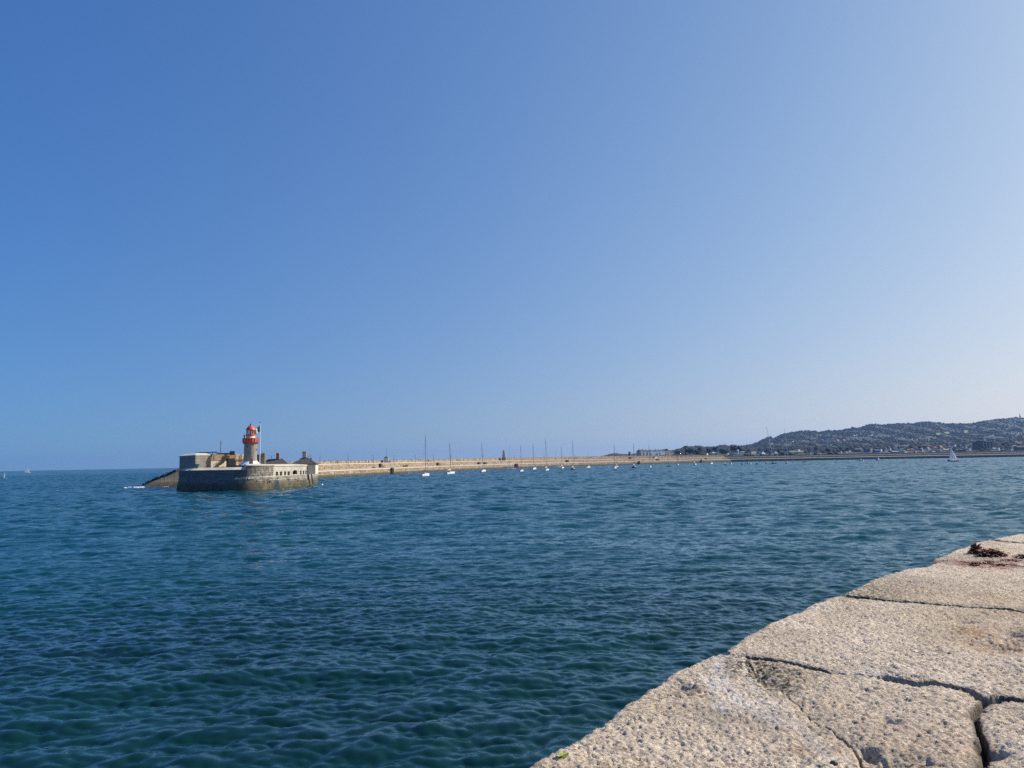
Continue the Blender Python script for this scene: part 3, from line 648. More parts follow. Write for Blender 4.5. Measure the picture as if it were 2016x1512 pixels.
for px, y0, w, col, lb in ((1305, 898.5, 8.5, (0.55, 0.47, 0.27), 'pale yellow flat-roofed hut on the pier walkway'), (1256, 900, 3.6, (0.10, 0.09, 0.08), 'small dark kiosk at the pier wall near the headland')):
    c, n = pier_pt(px, 12.0, lerp_tab(px, Z2)); mp = c.y / FPX; rz = math.atan2(n.y, n.x) - math.pi / 2
    r = empty('pier_hut', c, lb, 'hut')
    H = CAM_Z + (HY(px) - y0) * mp - c.z
    b = MB(); b.box((0, 0, H / 2), (w * mp, 3, H), rz); b.build('wall', mat('hut_wall', col, 0.85, var=0.1), r)
    b = MB(); b.box((0, 0, H + 0.08), (w * mp + 0.4, 3.4, 0.18), rz); b.build('roof', mat('hut_roof', (0.4, 0.36, 0.3), 0.8), r)
    b = MB(); b.box((0.6 * n.x, -1.52, H * 0.4), (1.0, 0.08, H * 0.75), rz); b.build('door', mat('hut_door', (0.1, 0.09, 0.08), 0.8), r)

# ------------------------------------------------------------ fort at the pier head
def wall_holes(b, A, B, za, zb, holes, th=1.0, zt=None):
    """wall from A to B (inland side on the left of A->B) with rectangular openings; holes (s0,s1,z0,z1) in metres along; b outer, reveals included"""
    A = Vector((A[0], A[1], 0)); B = Vector((B[0], B[1], 0)); ln = (B - A).length; d = (B - A) / ln; n = Vector((-d.y, d.x, 0))
    zt0, zt1 = zt or (zb, zb)
    xs = sorted(set([0.0, ln] + [q for h in holes for q in h[:2]])); zs = sorted(set([za, zb] + [q for h in holes for q in h[2:4]]))
    W3 = lambda s, o, z: (A.x + d.x * s + n.x * o, A.y + d.y * s + n.y * o, z)
    for x0, x1 in zip(xs[:-1], xs[1:]):
        for z0, z1 in zip(zs[:-1], zs[1:]):
            xm, zm = (x0 + x1) / 2, (z0 + z1) / 2
            if any(h[0] < xm < h[1] and h[2] < zm < h[3] for h in holes): continue
            b.quad(W3(x0, 0, z0), W3(x1, 0, z0), W3(x1, 0, z1), W3(x0, 0, z1))
            b.quad(W3(x1, th, z0), W3(x0, th, z0), W3(x0, th, z1), W3(x1, th, z1))
    for s0, s1, z0, z1 in [h[:4] for h in holes]:
        b.quad(W3(s0, 0, z0), W3(s0, th, z0), W3(s1, th, z0), W3(s1, 0, z0))
        b.quad(W3(s0, 0, z1), W3(s1, 0, z1), W3(s1, th, z1), W3(s0, th, z1))
        b.quad(W3(s0, 0, z0), W3(s0, 0, z1), W3(s0, th, z1), W3(s0, th, z0))
        b.quad(W3(s1, 0, z0), W3(s1, th, z0), W3(s1, th, z1), W3(s1, 0, z1))
        for h in holes:
            if len(h) > 4 and h[:4] == (s0, s1, z0, z1):          # round head: corner fillets
                rr = (s1 - s0) / 2; hh = h[4]; N = 6
                for sg in (-1, 1):
                    prev = None
                    for q in range(N + 1):
                        a = math.pi / 2 * q / N; x = (s0 + s1) / 2 + sg * rr * math.cos(a); z = z1 - hh + hh * math.sin(a)
                        if prev: b.quad(W3(prev[0], 0.01, prev[1]), W3(x, 0.01, z), W3(x, 0.01, z1), W3(prev[0], 0.01, z1)) if sg < 0 else b.quad(W3(x, 0.01, z), W3(prev[0], 0.01, prev[1]), W3(prev[0], 0.01, z1), W3(x, 0.01, z1))
                        prev = (x, z)
    b.quad(W3(0, 0, zb), W3(ln, 0, zb), W3(ln, th, zb), W3(0, th, zb))
    b.quad(W3(0, 0, za), W3(0, 0, zb), W3(0, th, zb), W3(0, th, za)); b.quad(W3(ln, 0, za), W3(ln, th, za), W3(ln, th, zb), W3(ln, 0, zb))
def on_seg(px, A, B):
    kx = PX(px, 1.0); dx, dy = B[0] - A[0], B[1] - A[1]
    s = (kx * A[1] - A[0]) / (dx - kx * dy); return s * math.hypot(dx, dy)
def zat(px, py, Y): return CAM_Z + (HY(px) - py) * Y / FPX

def fort():
    root = empty('harbour_fort', (PX(490, 250), 250, 0), 'squat grey stone harbour fort with battered walls at the pier head', 'fort'); RL = root.location
    GR = stone_mat('fort_granite', (0.28, 0.26, 0.22), (0.50, 0.46, 0.38), (0.05, 0.045, 0.04), 1.7, 0.62, 0.75, 2.6, grime=(0.10, 0.095, 0.085), ms=0.07, blotch=0.3)
    GM = stone_mat('fort_grey_granite', (0.19, 0.18, 0.155), (0.36, 0.335, 0.28), (0.04, 0.036, 0.03), 1.7, 0.62, 0.8, 2.8, grime=(0.07, 0.068, 0.06), ms=0.07, blotch=0.4)  # weathered grey, a step between the painted shade and the paler wall
    GL = stone_mat('fort_pale_granite', (0.50, 0.47, 0.40), (0.60, 0.56, 0.47), (0.2, 0.18, 0.15), 1.5, 0.6, 0.6, None, grime=(0.22, 0.18, 0.13), ms=0.03)
    DK = stone_mat('fort_shaded_granite', (0.12, 0.115, 0.105), (0.19, 0.18, 0.165), (0.03, 0.03, 0.03), 1.7, 0.62, 0.5, 2.4, grime=(0.04, 0.042, 0.045), ms=0.05)  # the same granite darkened to paint in the shade
    CP = mat('fort_coping', (0.58, 0.52, 0.42), 0.9, var=0.15, scale=0.8)
    WET = mat('iron_dark', (0.03, 0.028, 0.026), 0.7)
    out = [(348, 235), (400, 226), (440, 219.5), (465, 217), (486, 217.2), (505, 219), (523, 222.5), (540, 230), (575, 243), (605, 254), (627, 300)]
    ring0 = [Vector((PX(a, y), y, 0)) for a, y in out] + [Vector((-96, 318, 0)), Vector((-112, 312, 0)), Vector((-112.5, 262, 0))]
    cen = Vector((-92, 262, 0))
    def inset(r, dst): return [p + (cen - p).normalized() * dst for p in r]
    def fine(i):
        """rounded stretch of the outline from corner i to i+1"""
        if not 2 <= i <= 6: return [ring0[i], ring0[(i + 1) % len(ring0)]]
        p0, p1, p2, p3 = ring0[i - 1], ring0[i], ring0[i + 1], ring0[i + 2]; out_ = []
        for q in range(6):
            t = q / 5; out_.append(0.5 * ((2 * p1) + (p2 - p0) * t + (2 * p0 - 5 * p1 + 4 * p2 - p3) * t * t + (3 * p1 - p0 - 3 * p2 + p3) * t ** 3))
        return out_
    # battered base; left part has its shade painted in as a darker stone
    r0 = [v + Vector((0, 0, -2.5)) for v in inset(ring0, -0.5)]; r1 = [v + Vector((0, 0, 3.7)) for v in inset(ring0, 0.9)]
    b = MB(); b2 = MB(); b3 = MB(); n = len(ring0)
    for i in range(n):
        fp = fine(i)
        for pa, pb in zip(fp[:-1], fp[1:]):
            lo = [v + Vector((0, 0, -2.5)) for v in inset([pa, pb], -0.5)]; hi = [v + Vector((0, 0, 3.7)) for v in inset([pa, pb], 0.9)]
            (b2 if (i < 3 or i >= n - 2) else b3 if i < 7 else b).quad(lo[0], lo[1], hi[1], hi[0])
    b.build('base_wall', GR, root, rel=RL); o = b3.build('base_wall', GM, root, rel=RL); o['label'] = 'grey rounded front of the base'; o = b2.build('base_wall', DK, root, rel=RL); o['label'] = 'base on the shaded side, painted dark, weed at the foot'
    # string course
    b = MB()
    q0 = inset(ring0, 0.72); q1 = inset(ring0, 1.05)
    for i in range(4, 10):
        fp = fine(i)
        for pa, pb in zip(fp[:-1], fp[1:]):
            (a0, a1), (c0, c1) = inset([pa, pb], 0.72), inset([pa, pb], 1.05); zl, zh = Vector((0, 0, 3.62)), Vector((0, 0, 3.86))
            b.prism([a0 + zl, a1 + zl, c1 + zl, c0 + zl], [a0 + zh, a1 + zh, c1 + zh, c0 + zh])
    b.build('string_course', GL, root, rel=RL)
    # courtyard floor
    b = MB(); r = [v + Vector((0, 0, 3.75)) for v in inset(ring0, 1.0)]; b.quad(*r); b.build('courtyard_floor', mat('courtyard', (0.30, 0.27, 0.22), 0.9, var=0.2), root, rel=RL)
    u = inset(ring0, 0.95)
    # left upper wall z 3.7..6.0 and its sloping sunlit coping
    b = MB()
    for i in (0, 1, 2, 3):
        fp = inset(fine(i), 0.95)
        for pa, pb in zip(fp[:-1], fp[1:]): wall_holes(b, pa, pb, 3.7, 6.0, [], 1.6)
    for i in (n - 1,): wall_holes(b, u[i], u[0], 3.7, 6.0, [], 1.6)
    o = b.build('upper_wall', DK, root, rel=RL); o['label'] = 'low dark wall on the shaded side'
    b = MB()
    for A, B in [pr for i in (0, 1, 2, 3) for pr in zip(inset(fine(i), 0.95)[:-1], inset(fine(i), 0.95)[1:])]:
        ia, ib = A + (cen - A).normalized() * 3.0, B + (cen - B).normalized() * 3.0; b.quad((A.x, A.y, 6.0), (B.x, B.y, 6.0), (ib.x, ib.y, 6.72), (ia.x, ia.y, 6.72)); b.quad((A.x, A.y, 5.85), (B.x, B.y, 5.85), (B.x, B.y, 6.0), (A.x, A.y, 6.0))
        b.quad((ia.x, ia.y, 6.72), (ib.x, ib.y, 6.72), (ib.x, ib.y, 3.8), (ia.x, ia.y, 3.8))
    b.build('coping', CP, root, rel=RL)
    # embrasure sill blocks on the turning corner
    b = MB()
    for i, s in ((3, 0.2), (3, 0.75), (4, 0.4)):
        A, B = u[i], u[i + 1]; p = A.lerp(B, s); dd = (B - A); b.box((p.x + (p - cen).normalized().x * 0.1, p.y + (p - cen).normalized().y * 0.1, 3.5), (1.7, 1.0, 0.5), math.atan2(dd.y, dd.x))
    build_each(b, 'sill_block', GL, root, rel=RL)
    # right upper wall with its openings
    ups = [(3, []), (4, []), (5, [])]
    b = MB()
    
    for i in (4, 5, 6):
        fp = inset(fine(i), 0.95)
        for pa, pb in zip(fp[:-1], fp[1:]): wall_holes(b, pa, pb, 3.7, 7.0, [], 1.2)
    b.build('upper_wall', GM, root, rel=RL)
    def holes(i, lst):
        A, B = u[i], u[i + 1]; res = []
        for x0, x1, y0, y1, arch in lst:
            s0, s1 = on_seg(x0, A, B), on_seg(x1, A, B); Y = A.y + (B.y - A.y) * ((s0 + s1) / 2) / (Vector((B - A)).length)
            z0, z1 = zat(x0, y1, Y), zat(x0, y0, Y)
            res.append((s0, s1, z0, z1, 0.45 * (z1 - z0)) if arch else (s0, s1, z0, z1))
        return res
    b = MB()
    h6 = holes(7, [(543.1, 547.9, 928.8, 936.9, 0), (551, 556, 928.5, 936.7, 0), (559.4, 563.5, 928.2, 936.5, 0), (566.3, 570.8, 928, 936.4, 0)])
    h7 = holes(8, [(576.6, 585.5, 926, 934, 1), (590.6, 594, 927, 934.5, 0), (596.3, 599.1, 927, 934.5, 0), (601.0, 603.4, 927, 934.5, 0)])
    h8 = holes(9, [(608, 613, 925.3, 933, 1)])
    for i, h in ((7, h6), (8, h7), (9, h8)): wall_holes(b, u[i], u[i + 1], 3.7, 6.75, h, 0.7)
    b.build('arcade_wall', GL, root, rel=RL)
    b = MB()   # back wall and floor added, painted dark so the openings read black
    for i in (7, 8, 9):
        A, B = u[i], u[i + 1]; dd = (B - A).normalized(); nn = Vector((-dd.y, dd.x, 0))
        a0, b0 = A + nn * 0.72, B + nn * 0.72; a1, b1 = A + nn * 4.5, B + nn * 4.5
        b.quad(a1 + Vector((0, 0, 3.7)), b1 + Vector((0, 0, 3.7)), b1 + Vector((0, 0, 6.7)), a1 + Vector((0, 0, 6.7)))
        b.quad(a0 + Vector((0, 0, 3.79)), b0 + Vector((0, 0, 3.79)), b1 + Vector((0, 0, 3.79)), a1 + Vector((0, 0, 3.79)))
    b.build('opening_backing', mat('backing_dark', (0.05, 0.045, 0.04), 0.9), root, rel=RL)
    b = MB()
    for i, A, B in [(i, pa, pb) for i in (4, 5, 6, 7, 8, 9) for pa, pb in zip(inset(fine(i), 0.95)[:-1], inset(fine(i), 0.95)[1:])]:
        dd = (B - A).normalized(); nn = Vector((-dd.y, dd.x, 0)); z = 6.76 if i > 6 else 7.02
        a0, b0 = A - nn * 0.22, B - nn * 0.22; a1, b1 = A + nn * 5.0, B + nn * 5.0; up = Vector((0, 0, 1)); hh = 0.3 if i > 6 else 0.22
        b.prism([a0 + up * z, b0 + up * z, b1 + up * z, a1 + up * z], [a0 + up * (z + hh), b0 + up * (z + hh), b1 + up * (z + hh + 0.35), a1 + up * (z + hh + 0.35)])
    b.build('roof_slab', CP, root, rel=RL)  # coping at the front; depth added to keep sun out of the openings
    # fenders on the right corner, brackets, and the outfall chute
    b = MB()
    for i, s in ((9, 0.16), (9, 0.42)):
        A0 = ring0[i].lerp(ring0[i + 1], s); A1 = u[i].lerp(u[i + 1], s); o_ = (A0 - cen).normalized() * 0.3
        b.tube((A0.x + o_.x * 1.6, A0.y + o_.y * 1.6, -0.3), (A1.x + o_.x, A1.y + o_.y, 3.8), 0.22, seg=6)
    build_each(b, 'timber_fender', WET, root, rel=RL)
    b = MB(); p = ring0[7].lerp(ring0[8], 0.08); o_ = (p - cen).normalized()
    b.prism([p + o_ * 0.9 + Vector((-1.1, 0, 0.2)), p + o_ * 0.9 + Vector((0.9, 0.4, 0.2)), p + Vector((0.9, 0.4, 0.2)), p + Vector((-1.1, 0, 0.2))],
            [p + o_ * 0.3 + Vector((-0.8, 0, 2.6)), p + o_ * 0.3 + Vector((0.7, 0.4, 2.6)), p - o_ * 0.8 + Vector((0.7, 0.4, 2.6)), p - o_ * 0.8 + Vector((-0.8, 0, 2.6))])
    b.build('outfall_chute', GL, root, rel=RL)
    b = MB(); rd = random.Random(4)
    for q in range(16):
        i = rd.choice((5, 6, 7, 8, 8)); s = rd.random(); z = rd.uniform(1.6, 3.3); pp = ring0[i].lerp(ring0[i + 1], s); o_ = (cen - pp).normalized() * (0.9 * z / 3.7 + 0.1)
        b.box((pp.x + o_.x, pp.y + o_.y, z), (rd.uniform(0.3, 0.8), 0.5, rd.uniform(0.2, 0.5)), math.atan2((ring0[i + 1] - ring0[i]).y, (ring0[i + 1] - ring0[i]).x))
    build_each(b, 'weep_hole', WET, root, rel=RL)
    # terrace fill behind the left coping
    b = MB(); tr = [u[0], u[1], u[2], u[3], u[4], Vector((-74, 250, 0)), Vector((-84, 290, 0)), Vector((-112, 285, 0))]; tr = [v + (cen - v).normalized() * 2.8 for v in tr]
    b.quad(*[v + Vector((0, 0, 6.3)) for v in tr]); b.build('terrace', mat('terrace_stone', (0.33, 0.30, 0.25), 0.9, var=0.2), root, rel=RL)
    # upper bastion
    BA = stone_mat('bastion_concrete', (0.26, 0.235, 0.195), (0.31, 0.28, 0.23), (0.10, 0.09, 0.075), 3.0, 1.2, 0.6, None, grime=(0.12, 0.105, 0.09))
    P0, P1, P2, P3 = [Vector((PX(a, y), y, 0)) for a, y in ((353, 251), (384.5, 235), (415, 240.5), (415, 262))]; P4 = Vector((PX(360, 268), 268, 0))
    z0, z1 = 5.9, 10.5; up = Vector((0, 0, 1))
    b = MB(); b.prism([p + up * z0 for p in (P0, P1, P2, P3, P4)], [p + up * z1 for p in (P0, P1, P2, P3, P4)]); b.build('bastion', BA, root, rel=RL)
    b = MB(); cc = (P0 + P1 + P2 + P3 + P4) / 5; rr = [p + (p - cc).normalized() * 0.2 for p in (P0, P1, P2, P3, P4)]; ri = [cc.lerp(p, 0.62) for p in (P0, P1, P2, P3, P4)]
    b.prism([p + up * (z1 + 0.003) for p in rr], [p + up * (z1 + 0.18) for p in rr]); b.prism([p + up * (z1 + 0.183) for p in rr], [p + up * (z1 + 0.85) for p in ri]); b.build('bastion_roof', CP, root, rel=RL)
    # gun-floor wall behind the stair: brown above, whitewashed below
    W1 = stone_mat('brown_render', (0.30, 0.22, 0.13), (0.36, 0.27, 0.16), (0.14, 0.09, 0.05), 3.5, 1.4, 0.7, None, grime=(0.12, 0.055, 0.03)); W2 = stone_mat('limewashed_stone', (0.58, 0.52, 0.42), (0.66, 0.6, 0.5), (0.28, 0.24, 0.19), 1.2, 0.45, 0.5, None, grime=(0.32, 0.25, 0.17))
    A, B = Vector((PX(413, 250), 250, 0)), Vector((PX(458, 259), 259, 0))
    b = MB(); wall_holes(b, A, B, 6.0, 9.05, [], 1.0); o = b.build('inner_wall', W2, root, rel=RL); o['label'] = 'whitewashed lower part of the inner wall'
    b = MB(); wall_holes(b, A + Vector((0.12, -0.12, 0)), B + Vector((0.12, -0.12, 0)), 9.053, 11.0, [], 1.3); b.build('inner_wall', W1, root, rel=RL)
    A2, B2 = Vector((PX(457, 262), 262, 0)), Vector((PX(484, 268), 268, 0)); ln = (B2 - A2).length
    b = MB(); wall_holes(b, A2, B2, 6.0, 11.1, [(0.4, 1.9, 6.4, 9.0)], 1.0); b.build('inner_wall', stone_mat('sandy_inner_wall', (0.44, 0.33, 0.2), (0.52, 0.4, 0.26), (0.14, 0.1, 0.06), 1.6, 0.7, 0.6, None, grime=(0.2, 0.11, 0.06)), root, rel=RL)
    b = MB(); c = (A2 + B2) / 2; rz = math.atan2((B2 - A2).y, (B2 - A2).x)
    b.box((c.x + 0.25, c.y - 0.55, 9.3), (ln, 0.25, 0.22), rz)
    for s in (0.18, 0.62):
        p = A2.lerp(B2, s); b.box((p.x + 0.25, p.y - 0.5, 8.6), (0.22, 0.25, 4.9), rz)
    build_each(b, 'wall_pipe', WET, root, rel=RL)
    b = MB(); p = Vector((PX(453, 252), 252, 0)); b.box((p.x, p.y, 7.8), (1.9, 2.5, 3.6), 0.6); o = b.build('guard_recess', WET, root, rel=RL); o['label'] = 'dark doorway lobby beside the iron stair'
    # iron stair
    a0, a1 = P(420, 922, 247), P(449, 899, 251); b = MB(); dd = a1 - a0
    for off in (0, 1.3):
        o_ = Vector((0, off, 0)); b.tube(a0 + o_, a1 + o_, 0.30, seg=4); b.tube(a0 + o_ + Vector((0, 0, 1.0)), a1 + o_ + Vector((0, 0, 1.0)), 0.07, seg=4)
        for q in range(6): s = a0 + dd * (q / 5) + o_; b.tube(s, s + Vector((0, 0, 1.0)), 0.05, seg=4)
    for q in range(14): s = a0 + dd * (q / 13); b.box((s.x, s.y + 0.65, s.z + 0.25), (0.45, 1.3, 0.08))
    b.build('iron_stair', mat('rusty_iron', (0.07, 0.04, 0.028), 0.8, var=0.4), root, rel=RL)
    b = MB(); a0 = P(428, 920.5, 246.5); rd = random.Random(9)
    for q in range(8): b.box((a0.x + q * 0.6 - 0.5, a0.y - 0.2, 6.5 + rd.uniform(0, 0.3)), (0.8, 0.6, rd.uniform(0.3, 0.9)), rd.uniform(0, 3))
    b.build('rubble', W1, root, rel=RL)
    # rail and sheet on the bastion roof
    b = MB(); a0, a1 = P(384, 890.6, 250), P(428, 891.8, 250)
    b.box(((a0.x + a1.x) / 2 + 0.9, 250, a0.z - 0.12), (a1.x - a0.x - 1.8, 2.2, 0.26)); b.tube(a0, a0 + Vector((3, 0, -0.05)), 0.07, seg=5)
    for q in range(5): x = a0.x + 1.5 + (a1.x - a0.x - 2) * q / 4; b.box((x, 250.4, a0.z - 0.5), (0.12, 0.12, 1.3))
    b.build('roof_canopy', WET, root, rel=RL)
    b = MB(); b.box((P(455, 890, 255).x + 0, 256, 11.4), (1.6, 1.2, 1.3), 0.3); b.box((P(440, 890, 255).x, 256, 11.2), (4.6, 0.9, 0.5), 0.1); b.build('rusty_plant', mat('rust', (0.12, 0.05, 0.03), 0.9, var=0.4), root, rel=RL)
    # dark block right of the lighthouse
    b = MB(); q = Vector((PX(511, 254), 254, 0)); b.box((q.x, q.y, 8.3), (3.0, 2.4, 4.8), 0.1); q = Vector((PX(518.5, 250), 250, 0)); b.box((q.x, q.y, 8.3), (1.15, 2.0, 5.2), 0.1); b.box((q.x, q.y, 11.0), (1.15, 2.0, 0.35), 0.1, taper=0.6)
    o = b.build('stair_turret', stone_mat('turret_stone', (0.16, 0.14, 0.10), (0.20, 0.17, 0.13), (0.07, 0.06, 0.05), 1.2, 0.5, 0.5, None, grime=(0.07, 0.06, 0.05)), root, rel=RL)
    # roof edge in front of the light tower, its shadow band painted dark
    b = MB(); a0, a1 = P(452, 918, 238), P(487, 918, 238); b.box(((a0.x + a1.x) / 2, 237.5, 7.0), (a1.x - a0.x, 3, 0.55)); b.build('roof_edge_shadow', mat('shadow_dark', (0.05, 0.05, 0.055), 0.9), root, rel=RL)
    return root
fort()
# ------------------------------------------------------------ lighthouse, flag and keepers' houses
def lighthouse():
    Y = 245.0; mp = Y / FPX; cx = PX(492.5, Y); z = lambda py: CAM_Z + (HY(492) - py) * mp
    r = empty('lighthouse', (cx, Y, 6.3), 'stone lighthouse with a red gallery and red domed lantern on the fort', 'lighthouse')
    RL = Vector((0, 0, 6.3))
    TW = stone_mat('tower_granite', (0.29, 0.27, 0.23), (0.40, 0.37, 0.31), (0.06, 0.055, 0.045), 0.9, 0.32, 0.35, None, grime=(0.3, 0.26, 0.2), ms=0.035)
    RED = mat('red_paint', (0.60, 0.075, 0.035), 0.5, var=0.25, scale=1.5); WH = mat('white_wash', (0.75, 0.73, 0.68), 0.7, var=0.08, scale=1.0)
    L = lambda prof: [(a * mp, z(b) - 6.3) for a, b in prof]
    b = MB(); b.lathe(L([(26, 923), (25, 917.2), (22, 915.8), (13.2, 908.8), (12.9, 908)]), seg=20); b.build('base_skirt', WH, r, smooth=False)
    b = MB(); b.lathe(L([(13.2, 912), (12.6, 905), (12.1, 895), (11.9, 880), (11.9, 873.2)]), seg=32); b.build('tower', TW, r, smooth=True)
    b = MB(); b.lathe(L([(11.9, 874.2), (12.6, 873.6), (14.8, 871.6), (14.8, 871.0), (8, 871.0)]), seg=32); b.build('corbel', RED, r)
    b = MB()
    for i in range(24):
        a = 2 * math.pi * i / 24; b.box((math.cos(a) * 12.9 * mp, math.sin(a) * 12.9 * mp, z(873.1) - 6.3), (0.5, 0.16, 0.4), a)
    build_each(b, 'bracket', mat('bracket_dark', (0.12, 0.02, 0.02), 0.6), r)
    b = MB(); b.lathe(L([(14.9, 871.2), (15.0, 864.0), (15.2, 863.4), (14.5, 863.4), (14.4, 870.9)]), seg=16, a0=0.1); b.build('gallery_parapet', RED, r)
    b = MB()
    for i in range(16):
        a = 0.1 + 2 * math.pi * i / 16; b.box((math.cos(a) * 15.0 * mp, math.sin(a) * 15.0 * mp, z(867.3) - 6.3), (0.12, 0.12, 1.25), a)
    build_each(b, 'gallery_post', mat('post_dark_red', (0.25, 0.02, 0.02), 0.5), r)
    b = MB(); b.lathe(L([(8.5, 871), (8.5, 859.0), (0, 859.0)]), seg=24); b.build('lantern_drum', mat('drum_cream', (0.62, 0.55, 0.42), 0.7, var=0.15), r, smooth=True)
    b = MB(); b.lathe(L([(8.6, 859.2), (9.1, 858.8), (9.1, 856.0), (8.4, 855.6), (0, 855.6)]), seg=24); b.build('lantern_sill', RED, r)
    b = MB(); gl = mat('lantern_glass', (0.75, 0.85, 0.95), 0.05); gl.node_tree.nodes['Principled BSDF'].inputs['Transmission Weight'].default_value = 0.9; gl.node_tree.nodes['Principled BSDF'].inputs['IOR'].default_value = 1.1
    b.lathe(L([(7.9, 855.5), (7.9, 847.8)]), seg=12); g = b.build('lantern_glass', gl, r)
    b = MB()
    for i in range(12):
        a = 2 * math.pi * i / 12; b.tube((math.cos(a) * 8.0 * mp, math.sin(a) * 8.0 * mp, z(855.6) - 6.3), (math.cos(a) * 8.0 * mp, math.sin(a) * 8.0 * mp, z(847.6) - 6.3), 0.075, seg=5)
    build_each(b, 'glazing_bar', mat('bar_white', (0.78, 0.77, 0.75), 0.5), r)
    b = MB()
    for a in (2.6, 3.4, 4.0, 5.6, 6.2): b.box((math.cos(a) * 7.7 * mp, math.sin(a) * 7.7 * mp, z(851.6) - 6.3), (0.1, 0.6, 1.2), a)
    build_each(b, 'blind_panel', mat('panel_red', (0.2, 0.03, 0.03), 0.5), r)
    b = MB(); b.lathe(L([(2.2, 855), (3.0, 853), (3.0, 850), (2.0, 848.5), (0, 848.5)]), seg=12); b.build('lamp_optic', mat('optic', (0.6, 0.65, 0.7), 0.15), r, smooth=True)
    b = MB(); b.lathe(L([(7.5, 847.6), (9.3, 847.8), (9.4, 846.9), (8.8, 845.8), (6.6, 842.2), (4.0, 839.6), (2.3, 838.9), (2.0, 838.0)]), seg=24); b.build('dome', RED, r, smooth=False)
    b = MB(); b.lathe(L([(2.0, 838.2), (2.2, 837.2), (1.9, 836.0), (0.9, 835.2), (0.25, 834.9), (0.15, 832.5), (0, 832.5)]), seg=12); b.build('vent_ball', mat('vent_red', (0.22, 0.03, 0.03), 0.5), r, smooth=True)
    b = MB(); b.tube((-11.5 * mp, -0.3, z(864) - 6.3), (-11.5 * mp, -0.3, z(857.8) - 6.3), 0.16, seg=6); b.box((-11.3 * mp, -0.5, z(858) - 6.3), (0.35, 0.5, 0.3)); b.build('fog_signal', mat('fog_signal_dark', (0.03, 0.03, 0.04), 0.6), r)
    b = MB(); b.tube((-14.5 * mp, 0.3, z(866) - 6.3), (-14.5 * mp, 0.3, z(850) - 6.3), 0.03, seg=4); b.build('aerial', mat('aerial_grey', (0.4, 0.42, 0.45), 0.5), r)
    b = MB(); b.box((12.0 * mp, -0.2, z(886) - 6.3), (0.1, 0.5, 0.5)); b.box((-0.4, -12.0 * mp, z(880) - 6.3), (0.4, 0.12, 0.4)); build_each(b, 'window', mat('window_dark', (0.03, 0.03, 0.035), 0.3), r)
lighthouse()
def flag():
    Y = 241.5; mp = Y / FPX; cx = PX(511.2, Y); zb = 6.9; z = lambda py: CAM_Z + (HY(511) - py) * mp
    r = empty('flagpole', (cx, Y, zb), 'white flagpole with a drooping green, white and orange flag beside the lighthouse', 'flagpole')
    b = MB(); b.tube((0, 0, 0), (0, 0, z(833.2) - zb), 0.16, 0.11, seg=8); b.build('pole', mat('pole_white', (0.8, 0.8, 0.78), 0.5), r)
    b = MB(); b.lathe([(0.0, 0), (0.2, 0.02), (0.24, 0.2), (0, 0.3)], c=(0, 0, z(833.2) - zb), seg=8); b.build('truck', mat('truck_dark', (0.05, 0.05, 0.06), 0.5), r)
    N, M_ = 24, 12
    mats_ = [mat('flag_green', (0.02, 0.22, 0.10), 0.8), mat('flag_white', (0.8, 0.8, 0.78), 0.8), mat('flag_orange', (0.85, 0.28, 0.02), 0.8)]
    mats = [see_through_cloth(q) for q in mats_]
    b = MB(); g = {}
    for i in range(N + 1):
        for j in range(M_ + 1):
            uu, vv = i / N, j / M_
            px = -0.8 - 11.5 * uu ** 0.9 + 1.5 * vv * uu; py = 838.0 + 12.5 * vv + uu * (11.5 - 4.5 * vv)
            y = 0.28 * math.sin(uu * 11 + vv * 2.4) * (0.3 + uu) + 0.1 * math.sin(vv * 7)
            g[i, j] = (px * mp, y, z(py) - zb)
    for i in range(N):
        b.mi = min(2, int(3 * (i + 0.5) / N))
        for j in range(M_): b.quad(g[i, j], g[i + 1, j], g[i + 1, j + 1], g[i, j + 1])
    b.build('flag', mats, r, smooth=True)
flag()
SLATE = mat('slate', (0.09, 0.075, 0.072), 0.7, var=0.25, scale=1.5); SLD = mat('dark_slate', (0.06, 0.06, 0.065), 0.7)
PLAS = mat('cream_plaster', (0.62, 0.56, 0.44), 0.85, var=0.1, scale=1.0); BRK = mat('red_brick', (0.30, 0.10, 0.06), 0.85, var=0.25, scale=2.0); POT = mat('pot_buff', (0.5, 0.36, 0.25), 0.8)
def house(name, cx, cy, L, W, z0, ze, zr, ridge, rz, label, cat='cottage'):
    r = empty(name, (cx, cy, z0), label, cat, rz=rz)
    b = MB(); b.box((0, 0, (ze - z0) / 2), (L - 0.6, W - 0.6, ze - z0)); b.build('wall', PLAS, r)
    b = MB(); h, w_, q = L / 2, W / 2, ridge / 2; a = ze - z0; t = zr - z0
    b.quad((-h, -w_, a), (h, -w_, a), (q, 0, t), (-q, 0, t)); b.quad((h, -w_, a), (h, w_, a), (q, 0, t)); b.quad((h, w_, a), (-h, w_, a), (-q, 0, t), (q, 0, t)); b.quad((-h, w_, a), (-h, -w_, a), (-q, 0, t))
    b.quad((-h, -w_, a - .02), (-h, w_, a - .02), (h, w_, a - .02), (h, -w_, a - .02))
    roof = b.build('roof', SLATE, r)
    b = MB()
    for p in ((-h, -w_), (h, -w_), (h, w_), (-h, w_)): b.tube((p[0], p[1], a + 0.03), (math.copysign(q, p[0]), 0, t + 0.03), 0.09, seg=5)
    build_each(b, 'hip_tile', mat('hip_grey', (0.3, 0.27, 0.25), 0.7), roof)
    b = MB(); b.box((0, 0, a - 0.16), (L - 0.1, W - 0.1, 0.22)); b.build('gutter', SLD, roof)
    return r, roof
r1, rf = house('keeper_cottage', PX(541.5, 258), 258, 9.0, 6.0, 3.9, 7.5, 9.25, 4.6, R(8), 'low slate-roofed cottage with a red brick chimney right of the lighthouse')
mp = 258 / FPX
